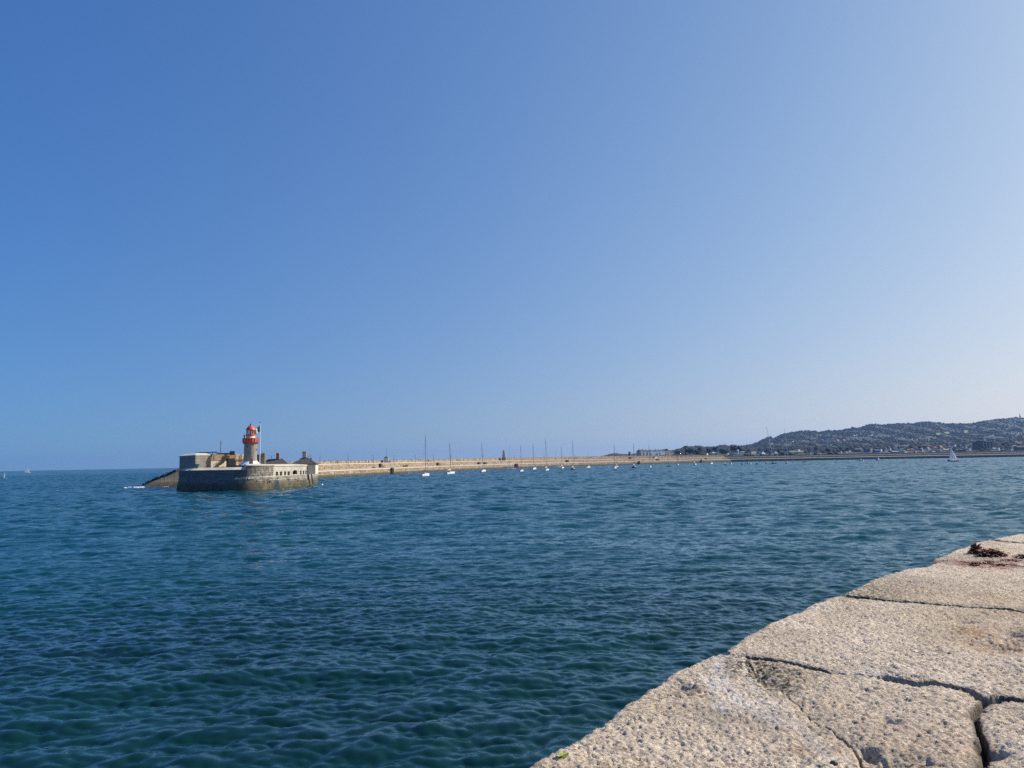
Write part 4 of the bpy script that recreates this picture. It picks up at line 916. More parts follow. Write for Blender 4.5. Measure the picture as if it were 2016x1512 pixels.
b = MB(); b.box((0.9, -0.3, 5.4 + 0.55), (0.95, 0.8, 2.4)); ch = b.build('chimney', BRK, rf)
b = MB(); b.box((0.9, -0.3, 7.2), (1.15, 1.0, 0.16)); b.tube((0.75, -0.3, 7.2), (0.75, -0.3, 8.1), 0.17, seg=8); b.build('chimney_pot', POT, ch)
r2, rf = house('keeper_cottage', PX(600.5, 264), 264, 8.6, 7.0, 3.9, 7.35, 9.7, 0.8, R(6), 'slate pyramid-roofed cottage with a pale chimney at the right end of the fort')
b = MB(); b.box((-0.2, -0.2, 6.6), (1.25, 0.9, 2.0)); b.box((-0.2, -0.2, 7.45), (1.6, 1.2, 0.3)); ch = b.build('chimney', mat('chimney_stone', (0.36, 0.31, 0.24), 0.85, var=0.2), rf)
b = MB(); b.tube((-0.5, -0.2, 7.5), (-0.5, -0.2, 8.0), 0.16, seg=8); b.tube((0.1, -0.2, 7.5), (0.1, -0.2, 8.0), 0.16, seg=8); b.build('chimney_pot', POT, ch)
b = MB(); b.box((2.1, -0.6, 5.1), (0.5, 0.5, 0.7)); b.tube((1.95, -0.6, 5.4), (1.95, -0.6, 6.4), 0.05, seg=5); b.build('vent_pipe', SLD, rf)
r = empty('chimney_stack', (PX(494.2, 236), 236, 6.3), 'narrow stone chimney stack with red pots in front of the lighthouse base', 'chimney')
mp = 236 / FPX; zc = lambda py: CAM_Z + (HY(494) - py) * mp - 6.3
b = MB(); b.box((0, 0, zc(905) / 2), (7.0 * mp, 0.9, zc(905)), 0.25); b.box((0, 0, zc(904.6)), (8.2 * mp, 1.1, 0.2), 0.25); b.build('stack', mat('stack_stone', (0.33, 0.26, 0.20), 0.85, var=0.25, scale=1.5), r)
for s in (-0.3, 0.3):
    b = MB(); b.lathe([(0, 0), (0.17, 0), (0.13, 0.6), (0.19, 0.72), (0, 0.72)], c=(s, 0, zc(904.0)), seg=8); b.build('chimney_pot', mat('red_pot', (0.36, 0.12, 0.08), 0.8), r)
# small posts and a green drum on the fort
r = empty('signal_mast', (PX(433.5, 252), 252, 10.9), 'thin dark mast with a small side arm on the fort roof', 'mast'); mp = 252 / FPX
b = MB(); b.tube((0, 0, 0), (0, 0, zat(433, 866.5, 252) - 10.9), 0.12, 0.07, seg=6); b.build('pole', LAMP_D, r); b = MB(); b.tube((0, 0, 3.6), (0.45, 0, 3.9), 0.04, seg=5); b.box((0.5, 0, 3.9), (0.2, 0.15, 0.15)); b.build('arm', LAMP_D, r)
r = empty('beacon_drum', (PX(393, 235.5), 233.6, 6.2), 'green flared drum standing on the fort terrace by the grey bastion', 'drum')
b = MB(); b.lathe([(0, 0), (0.45, 0), (0.5, 0.9), (0.72, 1.25), (0.78, 1.5), (0, 1.5)], seg=12); b.build('body', mat('green_paint', (0.03, 0.20, 0.13), 0.5, var=0.2), r); b = MB(); b.box((0.0, 0, 1.56), (1.5, 0.5, 0.16)); b.build('lid', LAMP_D, r)
for px, py, lb in ((534.3, 897, 'small lamp post rising behind the brick-chimneyed cottage'), (607.5, 897, 'small lamp post rising behind the pyramid-roofed cottage')):
    L_ = copy_tree(lamp0); Yq = 330; L_.location = (PX(px, Yq), Yq, 7.0); L_.scale = (1.2, 1.2, (zat(px, py, Yq) - 7.0) / 5.6); L_.rotation_euler = (0, 0, 0.2); tag(L_, lb, 'street lamp', 'lamp posts along the pier')
# seaward slope left of the fort
def slope():
    root = empty('breakwater_slope', (PX(320, 285), 285, 0), 'brown stone slope running down into the sea left of the fort', 'breakwater'); RL = root.location
    n = 40; V = []; pts = []
    rd = random.Random(8)
    b = MB(); prev = None
    for i in range(n + 1):
        s = i / n; px = 276 + (362 - 276) * s
        lo = Vector((PX(px, 281), 281, -0.6)); ztop = -0.3 + 6.3 * min(1, s * 1.12) ** 0.9; hi = Vector((PX(px + 1, 294), 294, ztop + 0.12 * rd.random())); bk = Vector((PX(px - 4, 308), 308, -1.0))
        midp = lo.lerp(hi, 0.5) + Vector((0, 0, 0.25))
        cur = (lo, midp, hi, bk)
        if prev:
            for a, c in ((0, 1), (1, 2), (2, 3)): b.quad(prev[a], cur[a], cur[c], prev[c])
        prev = cur
    b.build('stone_apron', stone_mat('apron_stone', (0.20, 0.15, 0.085), (0.27, 0.21, 0.13), (0.09, 0.07, 0.04), 5.0, 0.5, 0.5, 1.6, grime=(0.13, 0.10, 0.05)), root, rel=RL)
    b = MB()
    for i in range(34):
        s = i / 33; px = 282 + (352 - 282) * s; zt = -0.1 + 6.3 * min(1, (px - 276) / 86 * 1.12) ** 0.9
        b.box((PX(px, 294), 294 + rd.uniform(-0.5, 0.8), zt + 0.1), (rd.uniform(0.5, 1.1), rd.uniform(0.6, 1.2), rd.uniform(0.5, 0.9)), rd.uniform(0, 3), taper=0.6)
    build_each(b, 'ridge_rock', mat('dark_rock', (0.05, 0.05, 0.045), 0.9, var=0.4, scale=1.5), root, rel=RL)
    b = MB()
    for i in range(12): b.box((PX(258 + i * 1.8, 280), 280 + rd.uniform(-1, 1), 0.05), (rd.uniform(0.5, 1.2), 1.0, 0.35 + 0.3 * rd.random()), rd.uniform(0, 3), taper=0.5)
    build_each(b, 'toe_rock', mat('weed_rock', (0.03, 0.03, 0.025), 0.6), root, rel=RL)
slope()
def foam():
    rd = random.Random(2); b = MB()
    for i in range(38):
        px = rd.uniform(252, 281); p = Vector((PX(px, 275), 275 + rd.uniform(-2.2, 0.8) + (px - 265) * 0.02, 0.16 + rd.random() * 0.1)); s = rd.uniform(0.2, 0.7)
        b.lathe([(0.0, 0.12), (s * 0.6, 0.08), (s, -0.15)], c=tuple(p), seg=6, a0=rd.random())
    for i in range(16):
        px = 281 + i * 3.4; b.lathe([(0, .05), (.35, -.1)], c=(PX(px, 280.4), 280.2, 0.1), seg=5)
    o = b.build('sea_foam', mat('foam_white', (0.8, 0.82, 0.84), 0.9)); tag(o, kind='stuff')
foam()
# ------------------------------------------------------------ boats
GEL = mat('white_gelcoat', (0.78, 0.78, 0.76), 0.3); NAVY = mat('navy_gelcoat', (0.015, 0.022, 0.05), 0.3); MAROON = mat('maroon_gelcoat', (0.10, 0.018, 0.015), 0.35); BLUEH = mat('blue_gelcoat', (0.06, 0.14, 0.28), 0.35)
DKK = mat('teak_deck', (0.50, 0.46, 0.40), 0.7); GLS = mat('cabin_window', (0.02, 0.025, 0.03), 0.15); ALU = mat('mast_alloy', (0.16, 0.17, 0.19), 0.5); ALUL = mat('mast_pale', (0.6, 0.6, 0.58), 0.5)
ANTI = mat('antifoul', (0.05, 0.02, 0.02), 0.8); WIRE = mat('rigging_wire', (0.12, 0.12, 0.13), 0.6)
CVD = mat('dark_canvas', (0.03, 0.035, 0.05), 0.9); CVB = mat('blue_canvas', (0.02, 0.14, 0.38), 0.9); CVC = mat('cream_canvas', (0.5, 0.45, 0.36), 0.9); SAIL = see_through_cloth(mat('sail_cloth', (0.95, 0.95, 0.94), 0.8))
def hull_mesh(L, B, fb, name, m, root, tr=0.72):
    """bow at +y; closed lofted hull with boot top below z 0.12"""
    N = 14; b = MB(); secs = []
    for i in range(N + 1):
        s = i / N; y = -L / 2 + L * s
        w = B / 2 * (tr + (1 - tr) * math.sin(min(1, s / 0.45) * math.pi / 2)) if s < 0.45 else B / 2 * max(0.012, math.cos((s - 0.45) / 0.55 * math.pi / 2) ** 0.75)
        sh = fb * (1.0 + 0.28 * (s - 0.35) ** 2 * 3); k = -0.25 * (1 - s ** 3) - 0.05
        ov = 0.06 * L * (s - 0.5) * 0
        secs.append([(-w * 0.03, y, k - 0.1), (-w * 0.62, y, k), (-w * 0.9, y, 0.12), (-w, y + (0.02 * L if s > 0.9 else 0), sh * 0.6), (-w * 1.0, y + (0.035 * L if s > 0.9 else 0), sh)])
    for A, C in zip(secs[:-1], secs[1:]):
        for sgn in (1, -1):
            for q in range(4):
                b.mi = 1 if q < 2 else 0
                f = lambda p: (p[0] * sgn, p[1], p[2])
                if sgn > 0: b.quad(f(A[q]), f(A[q + 1]), f(C[q + 1]), f(C[q]))
                else: b.quad(f(A[q]), f(C[q]), f(C[q + 1]), f(A[q + 1]))
    A = secs[0]; b.mi = 0; b.quad(*[(p[0], p[1], p[2]) for p in A], *[(-p[0], p[1], p[2]) for p in reversed(A)])
    o = b.build(name, [m, ANTI], root, smooth=False)
    d = MB()
    for A, C in zip(secs[:-1], secs[1:]): d.quad((A[4][0] * .97, A[4][1], A[4][2] - .04), (-A[4][0] * .97, A[4][1], A[4][2] - .04), (-C[4][0] * .97, C[4][1], C[4][2] - .04), (C[4][0] * .97, C[4][1], C[4][2] - .04))
    d.build('deck', GEL if m is GEL else DKK, root)
def yacht(root, L, H, hullm, cover, mastm=None, rnd=None):
    B = L * 0.31; fb = 0.118 * L; mastm = mastm or ALU
    hull_mesh(L, B, fb, 'hull', hullm, root)
    b = MB(); b.box((0, L * 0.02, fb + 0.028 * L), (B * 0.52, L * 0.36, 0.06 * L), taper=0.82); c = b.build('cabin', GEL, root)
    b = MB()
    for s in (-1, 1): b.box((s * B * 0.245, L * 0.02, fb + 0.035 * L), (0.06, L * 0.24, 0.025 * L))
    b.box((0, -L * 0.155, fb + 0.03 * L), (B * 0.2, 0.12, 0.05 * L)); b.build('cabin_window', GLS, c)
    b = MB(); b.box((0, -L * 0.30, fb + 0.01), (B * 0.55, L * 0.26, 0.12)); b.build('cockpit', CVD, root)
    my = L * 0.08; r = 0.011 * L + 0.02
    b = MB(); b.tube((0, my, fb), (0, my, H), r, r * 0.75, 6); b.build('mast', mastm, root)
    b = MB(); b.tube((-B * 0.3, my, H * 0.55), (B * 0.3, my, H * 0.55), 0.03, seg=4); b.build('spreader', mastm, root)
    b = MB(); b.tube((0, my, fb + 0.11 * L), (0, -L * 0.36, fb + 0.12 * L), 0.07, seg=6); b.build('boom', mastm, root)
    b = MB(); z = fb + 0.135 * L
    b.prism([(-.16, my, z - .1), (-.13, -L * .33, z - .08), (.13, -L * .33, z - .08), (.16, my, z - .1)], [(-.1, my, z + .09 * L), (-.06, -L * .33, z + .015 * L), (.06, -L * .33, z + .015 * L), (.1, my, z + .09 * L)]); b.build('sail_cover', cover, root)
    b = MB(); w = 0.018
    b.tube((0, L * 0.5, fb * 1.25), (0, my, H * 0.97), w * 1.5, seg=3); b.tube((0, -L * 0.49, fb), (0, my, H), w, seg=3)
    for s in (-1, 1): b.tube((s * B * 0.45, my - 0.2, fb), (s * B * 0.3, my, H * 0.55), w, seg=3); b.tube((s * B * 0.3, my, H * 0.55), (0, my, H * 0.95), w, seg=3)
    b.build('rigging', WIRE, root)
    b = MB()
    for s in (-1, 1):
        for q in (-0.4, -0.15, 0.1, 0.35): b.tube((s * B * 0.42 * (1 if q < .3 else .5), L * q, fb), (s * B * 0.42 * (1 if q < .3 else .5), L * q, fb + 0.6), 0.018, seg=3)
    b.tube((-B * .4, -L * .49, fb + .6), (B * .4, -L * .49, fb + .6), 0.02, seg=3); b.build('guard_rail', ALUL, root)
def motorboat(root, L, hullm, H=None):
    B = L * 0.34; fb = 0.16 * L; hull_mesh(L, B, fb, 'hull', hullm, root, 0.85)
    b = MB(); b.box((0, 0.04 * L, fb + 0.09 * L), (B * 0.62, L * 0.32, 0.19 * L), taper=0.85); c = b.build('wheelhouse', GEL, root)
    b = MB(); b.box((0, 0.04 * L, fb + 0.12 * L), (B * 0.60, L * 0.325, 0.06 * L)); b.build('wheelhouse_window', GLS, c)
    b = MB(); b.box((0, 0.03 * L, fb + 0.2 * L), (B * 0.66, L * 0.38, 0.02 * L)); b.build('wheelhouse_roof', GEL, c)
    b = MB(); b.box((0, -0.32 * L, fb + 0.01), (B * 0.6, L * 0.28, 0.14)); b.build('cockpit', CVD, root)
    if H: b = MB(); b.tube((0, 0, fb + 0.2 * L), (0, 0, H), 0.05, seg=5); b.build('aerial', ALU, root)
# px centre, waterline y, hull width px, mast top y (0 = none), mast lean dx px (top - foot), hull, cover, kind, label
G1 = 'yachts and boats moored off the pier'
BOATS = [
 (836.5, 937.6, 19, 856, 0, GEL, CVD, 'y', 'white yacht with the tallest mast and a dark sail cover, nearest the fort'),
 (886.5, 933.5, 19, 872, -2, GEL, CVC, 'y', 'white yacht with a cream cover, second from the fort'),
 (951, 929.3, 14.5, 872, -3, GEL, CVB, 'y', 'small white yacht with a bright blue sail cover'),
 (1002.5, 924.2, 22, 877, 0, GEL, CVB, 'l', 'long low white cruiser lying broadside left of the obelisk'),
 (1026, 928.7, 12.5, 875, -0.6, GEL, CVD, 'y', 'white yacht just right of the stone obelisk'),
 (1051, 924.7, 13.5, 873, -1.5, GEL, CVB, 'y', 'white yacht with blue canvas, second right of the obelisk'),
 (1076, 927, 13.5, 864, -1.3, GEL, CVC, 'y', 'white yacht with the tall dark mast right of the obelisk'),
 (1094, 920.5, 18, 886.6, -0.5, GEL, CVD, 'l', 'low white launch close under the pier wall'),
 (1107, 922.4, 10.5, 880, -2.0, GEL, CVC, 'y', 'little white yacht in front of the low white launch'),
 (1128.5, 925.5, 12.5, 865.3, -0.5, NAVY, CVC, 'y', 'dark navy yacht with a pale deck and tall mast'),
 (1157.5, 921.5, 10, 888, 0, GEL, CVD, 'm', 'white cabin boat with a thin aerial, right of the navy yacht'),
 (1210, 922.4, 13, 874.6, 0, GEL, CVD, 'y', 'front white yacht of a close pair below the headland start'),
 (1214.5, 920.0, 9, 888, 0, GEL, CVC, 'y', 'shorter-masted white yacht behind the close pair'),
 (1248.5, 921.5, 13, 872.4, 0, NAVY, CVC, 'y', 'dark-hulled yacht with white topsides left of the terrace'),
 (1279.5, 920.2, 10, 873.8, -1, GEL, CVD, 'y', 'slim-masted white yacht below the seafront terrace'),
 (1316.5, 919, 9, 897, 0, MAROON, CVD, 'y', 'dark red boat with a short mast'),
 (1334, 916.4, 9, 882, 0, GEL, CVB, 'y', 'white yacht with blue canvas under the end of the terrace'),
 (1368, 915.7, 10.5, 877, 0, GEL, CVC, 'y', 'white yacht below the dark wooded tower'),
 (1400, 914.3, 9.5, 880, 0, GEL, CVD, 'm', 'white motor cruiser below the large white house'),
 (1428.3, 916.4, 8.5, 883, 0, NAVY, CVC, 'y', 'left yacht of a pair where the pier turns dark'),
 (1438.6, 914.3, 8.5, 884.5, 0, GEL, CVD, 'y', 'right white yacht of a pair where the pier turns dark'),
 (1462.5, 915.5, 8.5, 890, 0, MAROON, CVD, 'y', 'small maroon boat before the dark pier'),
 (1473, 913.5, 8.5, 893, 0, GEL, CVD, 'm', 'small pale motor boat beside the maroon boat'),
 (1490.3, 914.6, 8.5, 882, 0, NAVY, CVC, 'y', 'black-hulled yacht with a pale thin mast'),
 (1510, 912.2, 8, 892, 0, MAROON, CVC, 'y', 'brown boat under the leaning white pole'),
 (1523.2, 913.2, 8, 0, 0, NAVY, CVD, 'm', 'low black motor boat right of the leaning white pole'),
 (1543, 911.6, 9, 0, 0, GEL, CVC, 'l', 'pale launch overlapping a red one'),
 (1549.5, 912.5, 7, 0, 0, MAROON, CVD, 'm', 'red-brown motor boat overlapping a pale launch'),
 (1583.3, 910.5, 8, 897, 0, MAROON, CVC, 'y', 'last maroon boat to the right of the dark cluster'),
 (1694, 907.8, 8.5, 0, 0, GEL, CVD, 'm', 'lone white motor boat against the dark pier'),
 (1728.5, 906.8, 10, 0, 0, BLUEH, CVB, 'm', 'lone blue motor boat with a white cabin'),
]
rb = random.Random(12)
for i, (px, wy, wpx, my, lean, hm, cv, kd, lb) in enumerate(BOATS):
    pos = G(px, wy, 0.0); D = pos.y; mp = D / FPX; W = wpx * mp * 1.22
    nm = {'y': 'sailing_yacht', 'm': 'motor_boat', 'l': 'launch'}[kd]
    r = empty(nm, (pos.x, pos.y, -0.02), lb, {'y': 'yacht', 'm': 'motor boat', 'l': 'launch'}[kd], G1)
    H = (wy - my) * mp * 0.99 if my else None
    if kd == 'y':
        L = max(min(H * 0.52, W * 1.6), W * 1.05)
        # yaw so that the apparent width matches
        best = min((abs(L * math.sin(a) + 0.31 * L * math.cos(a) - W), a) for a in [q * 0.02 for q in range(5, 75)])[1]
        yacht(r, L, H, hm, cv, ALUL if px in (1368, 1490.3) else ALU)
    elif kd == 'm': L = W * 1.25; best = R(40); motorboat(r, L, hm, H)
    else:
        L = W * 1.03; best = R(72)
        hull_mesh(L, L * 0.24, L * 0.075, 'hull', hm, r)
        b = MB(); b.box((0, 0.05 * L, L * 0.10), (L * 0.13, L * 0.4, L * 0.06), taper=0.85); c = b.build('cabin', GEL, r)
        b = MB(); b.box((0, 0.05 * L, L * 0.105), (L * 0.126, L * 0.3, L * 0.022)); b.build('cabin_window', GLS, c)
        if H:
            b = MB(); b.tube((0, L * 0.05, L * 0.1), (0, L * 0.05, H), 0.09, 0.06, 6); b.build('mast', ALU, r)
            b = MB(); b.prism([(-.2, L * .05, L * .14), (-.15, -L * .4, L * .14), (.15, -L * .4, L * .14), (.2, L * .05, L * .14)], [(-.1, L * .05, L * .2), (-.08, -L * .4, L * .17), (.08, -L * .4, L * .17), (.1, L * .05, L * .2)]); b.build('sail_cover', cv, r)
    best *= 1 if rb.random() < 0.82 else -1
    tilt = (lean * mp) / H if H else 0
    r.rotation_euler = (0, 0, -best)
    if tilt:
        r.rotation_euler = (Matrix.Rotation(tilt, 3, 'Y') @ Matrix.Rotation(-best, 3, 'Z')).to_euler()
# boats under sail
def sailing(px, wy, wpx, topy, label, hm, flip=1, jib=True, heel=0.0):
    pos = G(px, wy, 0.0); mp = pos.y / FPX; r = empty('sailing_boat', (pos.x, pos.y, 0), label, 'sailing boat')
    L = wpx * mp * 1.05; H = (wy - topy) * mp
    hull_mesh(L, L * 0.3, L * 0.09, 'hull', hm, r); fb = L * 0.09; my = -L * 0.12
    b = MB(); b.tube((0, my, fb), (0, my, H), 0.09, 0.06, 6); b.build('mast', ALUL, r)
    def sail(p0, p1, p2, nm, bow):
        b = MB(); N = 8; g = {}
        for i in range(N + 1):
            for j in range(N + 1 - i):
                u, v = i / N, j / N; p = Vector(p0) * (1 - u - v) + Vector(p1) * u + Vector(p2) * v
                p.x += bow * 27 * u * v * (1 - u - v) + bow * 2 * (u * (1 - u)); g[i, j] = p
        for i in range(N):
            for j in range(N - i):
                b.quad(g[i, j], g[i + 1, j], g[i, j + 1])
                if i + j < N - 1: b.quad(g[i + 1, j], g[i + 1, j + 1], g[i, j + 1])
        b.build(nm, SAIL, r, smooth=True)
    sail((0, my - 0.1, fb + 0.12 * L), (0.5, -L * 0.46, fb + 0.13 * L) if False else (0.4, my - L * 0.30, fb + 0.12 * L), (0, my - 0.1, H * 0.99), 'mainsail', 0.03 * L)
    if jib: sail((0, L * 0.46, fb + 0.03 * L), (0.3, my + 0.15 * L * 0.3, fb + 0.06 * L), (0, my + 0.15, H * 0.93), 'jib', 0.03 * L)
    b = MB(); b.tube((0, my, fb + 0.1 * L), (0.4, my - L * 0.33, fb + 0.1 * L), 0.06, seg=5); b.build('boom', ALUL, r)
    r.rotation_euler = (Matrix.Rotation(heel, 3, 'Y') @ Matrix.Rotation(-R(75) * flip, 3, 'Z')).to_euler()
    return r, L, fb
r, L, fb = sailing(1877, 908.8, 23.5, 881.3, 'black-hulled boat under white main and jib crossing before the dark pier', NAVY, 1, True, -0.02)
b = MB(); b.box((0, -L * 0.42, fb + 0.35), (0.9, 1.0, 1.0), 0.3, taper=0.7); b.build('crew', CVD, r)
sailing(53.5, 931.6, 10.5, 917.8, 'white yacht under full sail on the open sea horizon', GEL, 1, True)
sailing(10.5, 942, 8, 929.2, 'small white dinghy with a single sail at the far left of the sea', GEL, 1, False)
# mooring buoys
BU = mat('buoy_white', (0.75, 0.76, 0.75), 0.5)
for px, py in ((634, 955.5), (113, 966.8)):
    p = G(px, py, 0); o_ = empty('mooring_buoy', (p.x, p.y, 0), 'round white buoy near the right corner of the fort' if px > 500 else 'tiny white buoy alone on the open water left of the fort', 'buoy')
    sb_ = 1.0 if px > 500 else 0.55
    b = MB(); b.lathe([(q0 * sb_, q1 * sb_) for q0, q1 in [(0, -0.2), (0.3, -0.1), (0.42, 0.12), (0.3, 0.38), (0.06, 0.46), (0.06, 0.6), (0, 0.6)]], seg=12); b.build('float', BU, o_, smooth=True)
# thin leaning poles rising behind the pier
for (tx, ty), (bx, by), lb in (((1508.8, 840), (1521, 893), 'thin pale leaning pole rising over the pier before the hillside, taller of two'), ((1544.6, 845), (1550.5, 893), 'thin pale leaning pole before the hillside, shorter of two')):
    a, c = P(bx, by, 1130), P(tx, ty, 1130); c0 = Vector((a.x + (a.x - c.x) * 0.1, 1130, 2.5)); o_ = empty('leaning_mast', c0, lb, 'mast')
    b = MB(); b.tube((0, 0, 0), c - c0, 0.42, 0.20, 6); b.build('pole', mat('pole_pale', (0.45, 0.46, 0.48), 0.6), o_)
# people on the upper walk
def person_mesh():
    me = bpy.data.meshes.new('person')
    J = {'pel': (0, 0, .95, .15, .11), 'sp': (0, 0, 1.2, .15, .10), 'ch': (0, 0, 1.4, .19, .11), 'nk': (0, 0, 1.52, .06, .06), 'hd': (0, .01, 1.66, .095, .11), 'tp': (0, 0, 1.76, .07, .08),
         'kl': (-.11, .06, .5, .075, .08), 'kr': (.11, -.03, .5, .075, .08), 'fl': (-.12, .05, .06, .05, .05), 'fr': (.12, -.14, .07, .05, .05), 'tl': (-.12, .2, .04, .04, .03), 'tr': (.12, .01, .03, .04, .03),
         'sl': (-.22, 0, 1.42, .06, .06), 'sr': (.22, 0, 1.42, .06, .06), 'el': (-.27, -.05, 1.12, .045, .045), 'er': (.27, .02, 1.12, .045, .045), 'hl': (-.26, .05, .87, .035, .035), 'hr': (.26, .12, .88, .035, .035)}
    k = list(J); E = [('pel', 'sp'), ('sp', 'ch'), ('ch', 'nk'), ('nk', 'hd'), ('hd', 'tp'), ('pel', 'kl'), ('pel', 'kr'), ('kl', 'fl'), ('kr', 'fr'), ('fl', 'tl'), ('fr', 'tr'), ('ch', 'sl'), ('ch', 'sr'), ('sl', 'el'), ('sr', 'er'), ('el', 'hl'), ('er', 'hr')]
    me.from_pydata([J[q][:3] for q in k], [(k.index(a), k.index(b)) for a, b in E], []); o = bpy.data.objects.new('tmp', me); COL.objects.link(o)
    sk = o.modifiers.new('s', 'SKIN'); 
    for i, q in enumerate(k): me.skin_vertices[0].data[i].radius = J[q][3:]; me.skin_vertices[0].data[i].use_root = (q == 'pel')
    sb = o.modifiers.new('u', 'SUBSURF'); sb.levels = 1; sb.render_levels = 1
    dg = bpy.context.evaluated_depsgraph_get(); dg.update(); m2 = bpy.data.meshes.new_from_object(o.evaluated_get(dg)); bpy.data.objects.remove(o); m2.name = 'person_body'
    return m2
PM = person_mesh()
def body_mat(name, top, leg):
    m = bpy.data.materials.new(name); m.use_nodes = True; k = NT(m); tc = k.n('ShaderNodeTexCoord'); sx = k.n('ShaderNodeSeparateXYZ'); k.l(tc.outputs['Object'], sx.inputs[0])
    r = k.ramp(k.math('DIVIDE', sx.outputs[2], 1.8), [(0.0, leg), (0.53, leg), (0.535, top), (0.84, top), (0.845, (0.45, 0.28, 0.2)), (0.93, (0.05, 0.035, 0.025))]); 
    for n_ in k.t.nodes:
        if n_.type == 'VALTORGB': n_.color_ramp.interpolation = 'CONSTANT'
    k.l(r, k.b.inputs['Base Color']); k.b.inputs['Roughness'].default_value = 0.9; return m
tops = [('dark jacket', (0.03, 0.03, 0.04)), ('black coat', (0.015, 0.015, 0.015)), ('navy top', (0.02, 0.03, 0.08)), ('dark red top', (0.12, 0.02, 0.02)), ('white shirt', (0.6, 0.6, 0.58))]
PEOPLE = [(688, 0, 11.3), (694.5, 0, 10.6), (698.3, 1, 11.2), (701, 2, 12.2), (714.8, 0, 11.0), (725.2, 3, 11.6), (737.8, 1, 10.7), (757.3, 0, 11.3), (1361.5, 0, 11), (1364.5, 2, 11.3), (868, 0, 11), (870, 1, 11.6), (923, 1, 11.2), (925.8, 0, 11.8), (928, 2, 10.9), (936.5, 3, 11.2)]
places = ['sitting group end', 'left of three close together', 'middle of three close together', 'right of three close together', 'between the second lamp and the trio', 'just right of the second lamp', 'halfway from the second to the third lamp', 'walking alone before the third lamp', 'left of a pair on the far pier', 'right of a pair on the far pier', 'left of a pair by the second yacht mast', 'right of a pair by the second yacht mast', 'leftmost of a trio above the grey wall', 'middle of a trio above the grey wall', 'right of a trio above the grey wall', 'alone above the blue-covered yacht']
bm_ = [body_mat('clothes', t[1], (0.03, 0.035, 0.05)) for t in tops]
for i, (px, ti, off) in enumerate(PEOPLE):
    c, n = pier_pt(px, off, lerp_tab(px, Z2) + 0.10); me = PM.copy(); me.materials.clear(); me.materials.append(bm_[ti])
    o = bpy.data.objects.new('person', me); COL.objects.link(o); o.location = c; o.rotation_euler = (0, 0, rb.uniform(0, 6.28)); s = rb.uniform(1.0, 1.1); o.scale = (s, s, s)
    tag(o, 'person in a ' + tops[ti][0] + ', ' + (places[i] if i else 'leftmost walker on the upper pier walk'), 'person', 'people walking on the pier')

# ------------------------------------------------------------ things lying on the near stone
def on_quay(px, py, dz=0.0): return G(px, py, ZS + dz)
def seaweed(px, py, size, n, seed, label, h=1.0, cols=((0.17, 0.075, 0.045), (0.28, 0.09, 0.055))):
    rd = random.Random(seed); c = on_quay(px, py); b = MB()
    for i in range(n):
        x, y = rd.gauss(0, size[0] * 0.36), rd.gauss(0, size[1] * 0.36); a = rd.uniform(0, 6.28); z = -0.008 + rd.random() * size[2] * 0.5 * math.exp(-(x / size[0]) ** 2 * 2); w_ = rd.uniform(0.003, 0.009); tilt = rd.uniform(-0.2, 1.0) * h
        pr = None; b.mi = rd.random() < 0.35
        for q in range(7):
            ww = w_ * (1.2 - q / 7) * (1 + 0.6 * math.sin(q * 2 + i)); t = (-math.sin(a) * ww, math.cos(a) * ww, 0.5 * ww * math.sin(q + i)); cur = ((x - t[0], y - t[1], z - t[2]), (x + t[0], y + t[1], z + t[2]))
            if pr: b.quad(pr[0], pr[1], cur[1], cur[0])
            pr = cur; st_ = size[0] * 0.09; x += math.cos(a) * st_; y += math.sin(a) * st_; z = max(-0.005, z + st_ * (tilt - q * 0.16)); a += rd.uniform(-0.7, 0.7)
    o = b.build('seaweed', [mat('dry_seaweed', cols[0], 0.6), mat('red_seaweed', cols[1], 0.5)]); o.location = c + Vector((0, 0, 0.005)); tag(o, label, 'seaweed', 'dried seaweed on the quay')
seaweed(1922, 1088, (0.045, 0.035, 0.10), 220, 1, 'upright dark tuft of dried seaweed on the far granite block', 1.6)
seaweed(1951, 1094, (0.095, 0.045, 0.06), 380, 2, 'largest long dark clump of dried seaweed beside the upright tuft', 0.9)
seaweed(1944, 1107, (0.07, 0.025, 0.02), 90, 3, 'flat reddish seaweed scrap in front of the large clump', 0.3, ((0.24, 0.08, 0.055), (0.34, 0.11, 0.08)))
seaweed(1973, 1113, (0.05, 0.025, 0.02), 110, 4, 'dark curled seaweed scrap nearest the joint', 0.5)
seaweed(1918, 1112, (0.03, 0.025, 0.03), 70, 5, 'tiny pointed seaweed scrap left of the others', 1.0)
seaweed(2014, 1096, (0.06, 0.03, 0.03), 90, 6, 'seaweed scrap cut by the right edge of the photo', 0.6)
seaweed(1987, 1103, (0.07, 0.03, 0.012), 60, 7, 'thin red seaweed strands right of the flat scrap', 0.2, ((0.28, 0.09, 0.07), (0.38, 0.13, 0.1)))
def pebble(name, px, py, s, m, label, cat, seed, flat=0.5):
    rd = np.random.RandomState(seed); bm = bmesh.new(); bmesh.ops.create_icosphere(bm, subdivisions=2, radius=1)
    for v in bm.verts:
        k_ = 0.8 + 0.35 * rd.rand(); v.co = Vector((v.co.x * s * k_, v.co.y * s * 0.7 * k_, v.co.z * s * flat * k_))
    me = bpy.data.meshes.new(name); bm.to_mesh(me); bm.free(); me.materials.append(m); o = bpy.data.objects.new(name, me); COL.objects.link(o); o.location = on_quay(px, py) + Vector((0, 0, s * flat * 0.5)); tag(o, label, cat); return o
SHL = mat('shell_white', (0.8, 0.8, 0.79), 0.5, var=0.1, scale=60)
pebble('shell', 1802, 1283, 0.0085, SHL, 'larger white shell chip lying in the middle of the wide block', 'shell', 1, 0.35)
pebble('shell', 1786, 1373, 0.0055, SHL, 'small oval white shell on the block below the long crack', 'shell', 2, 0.4)
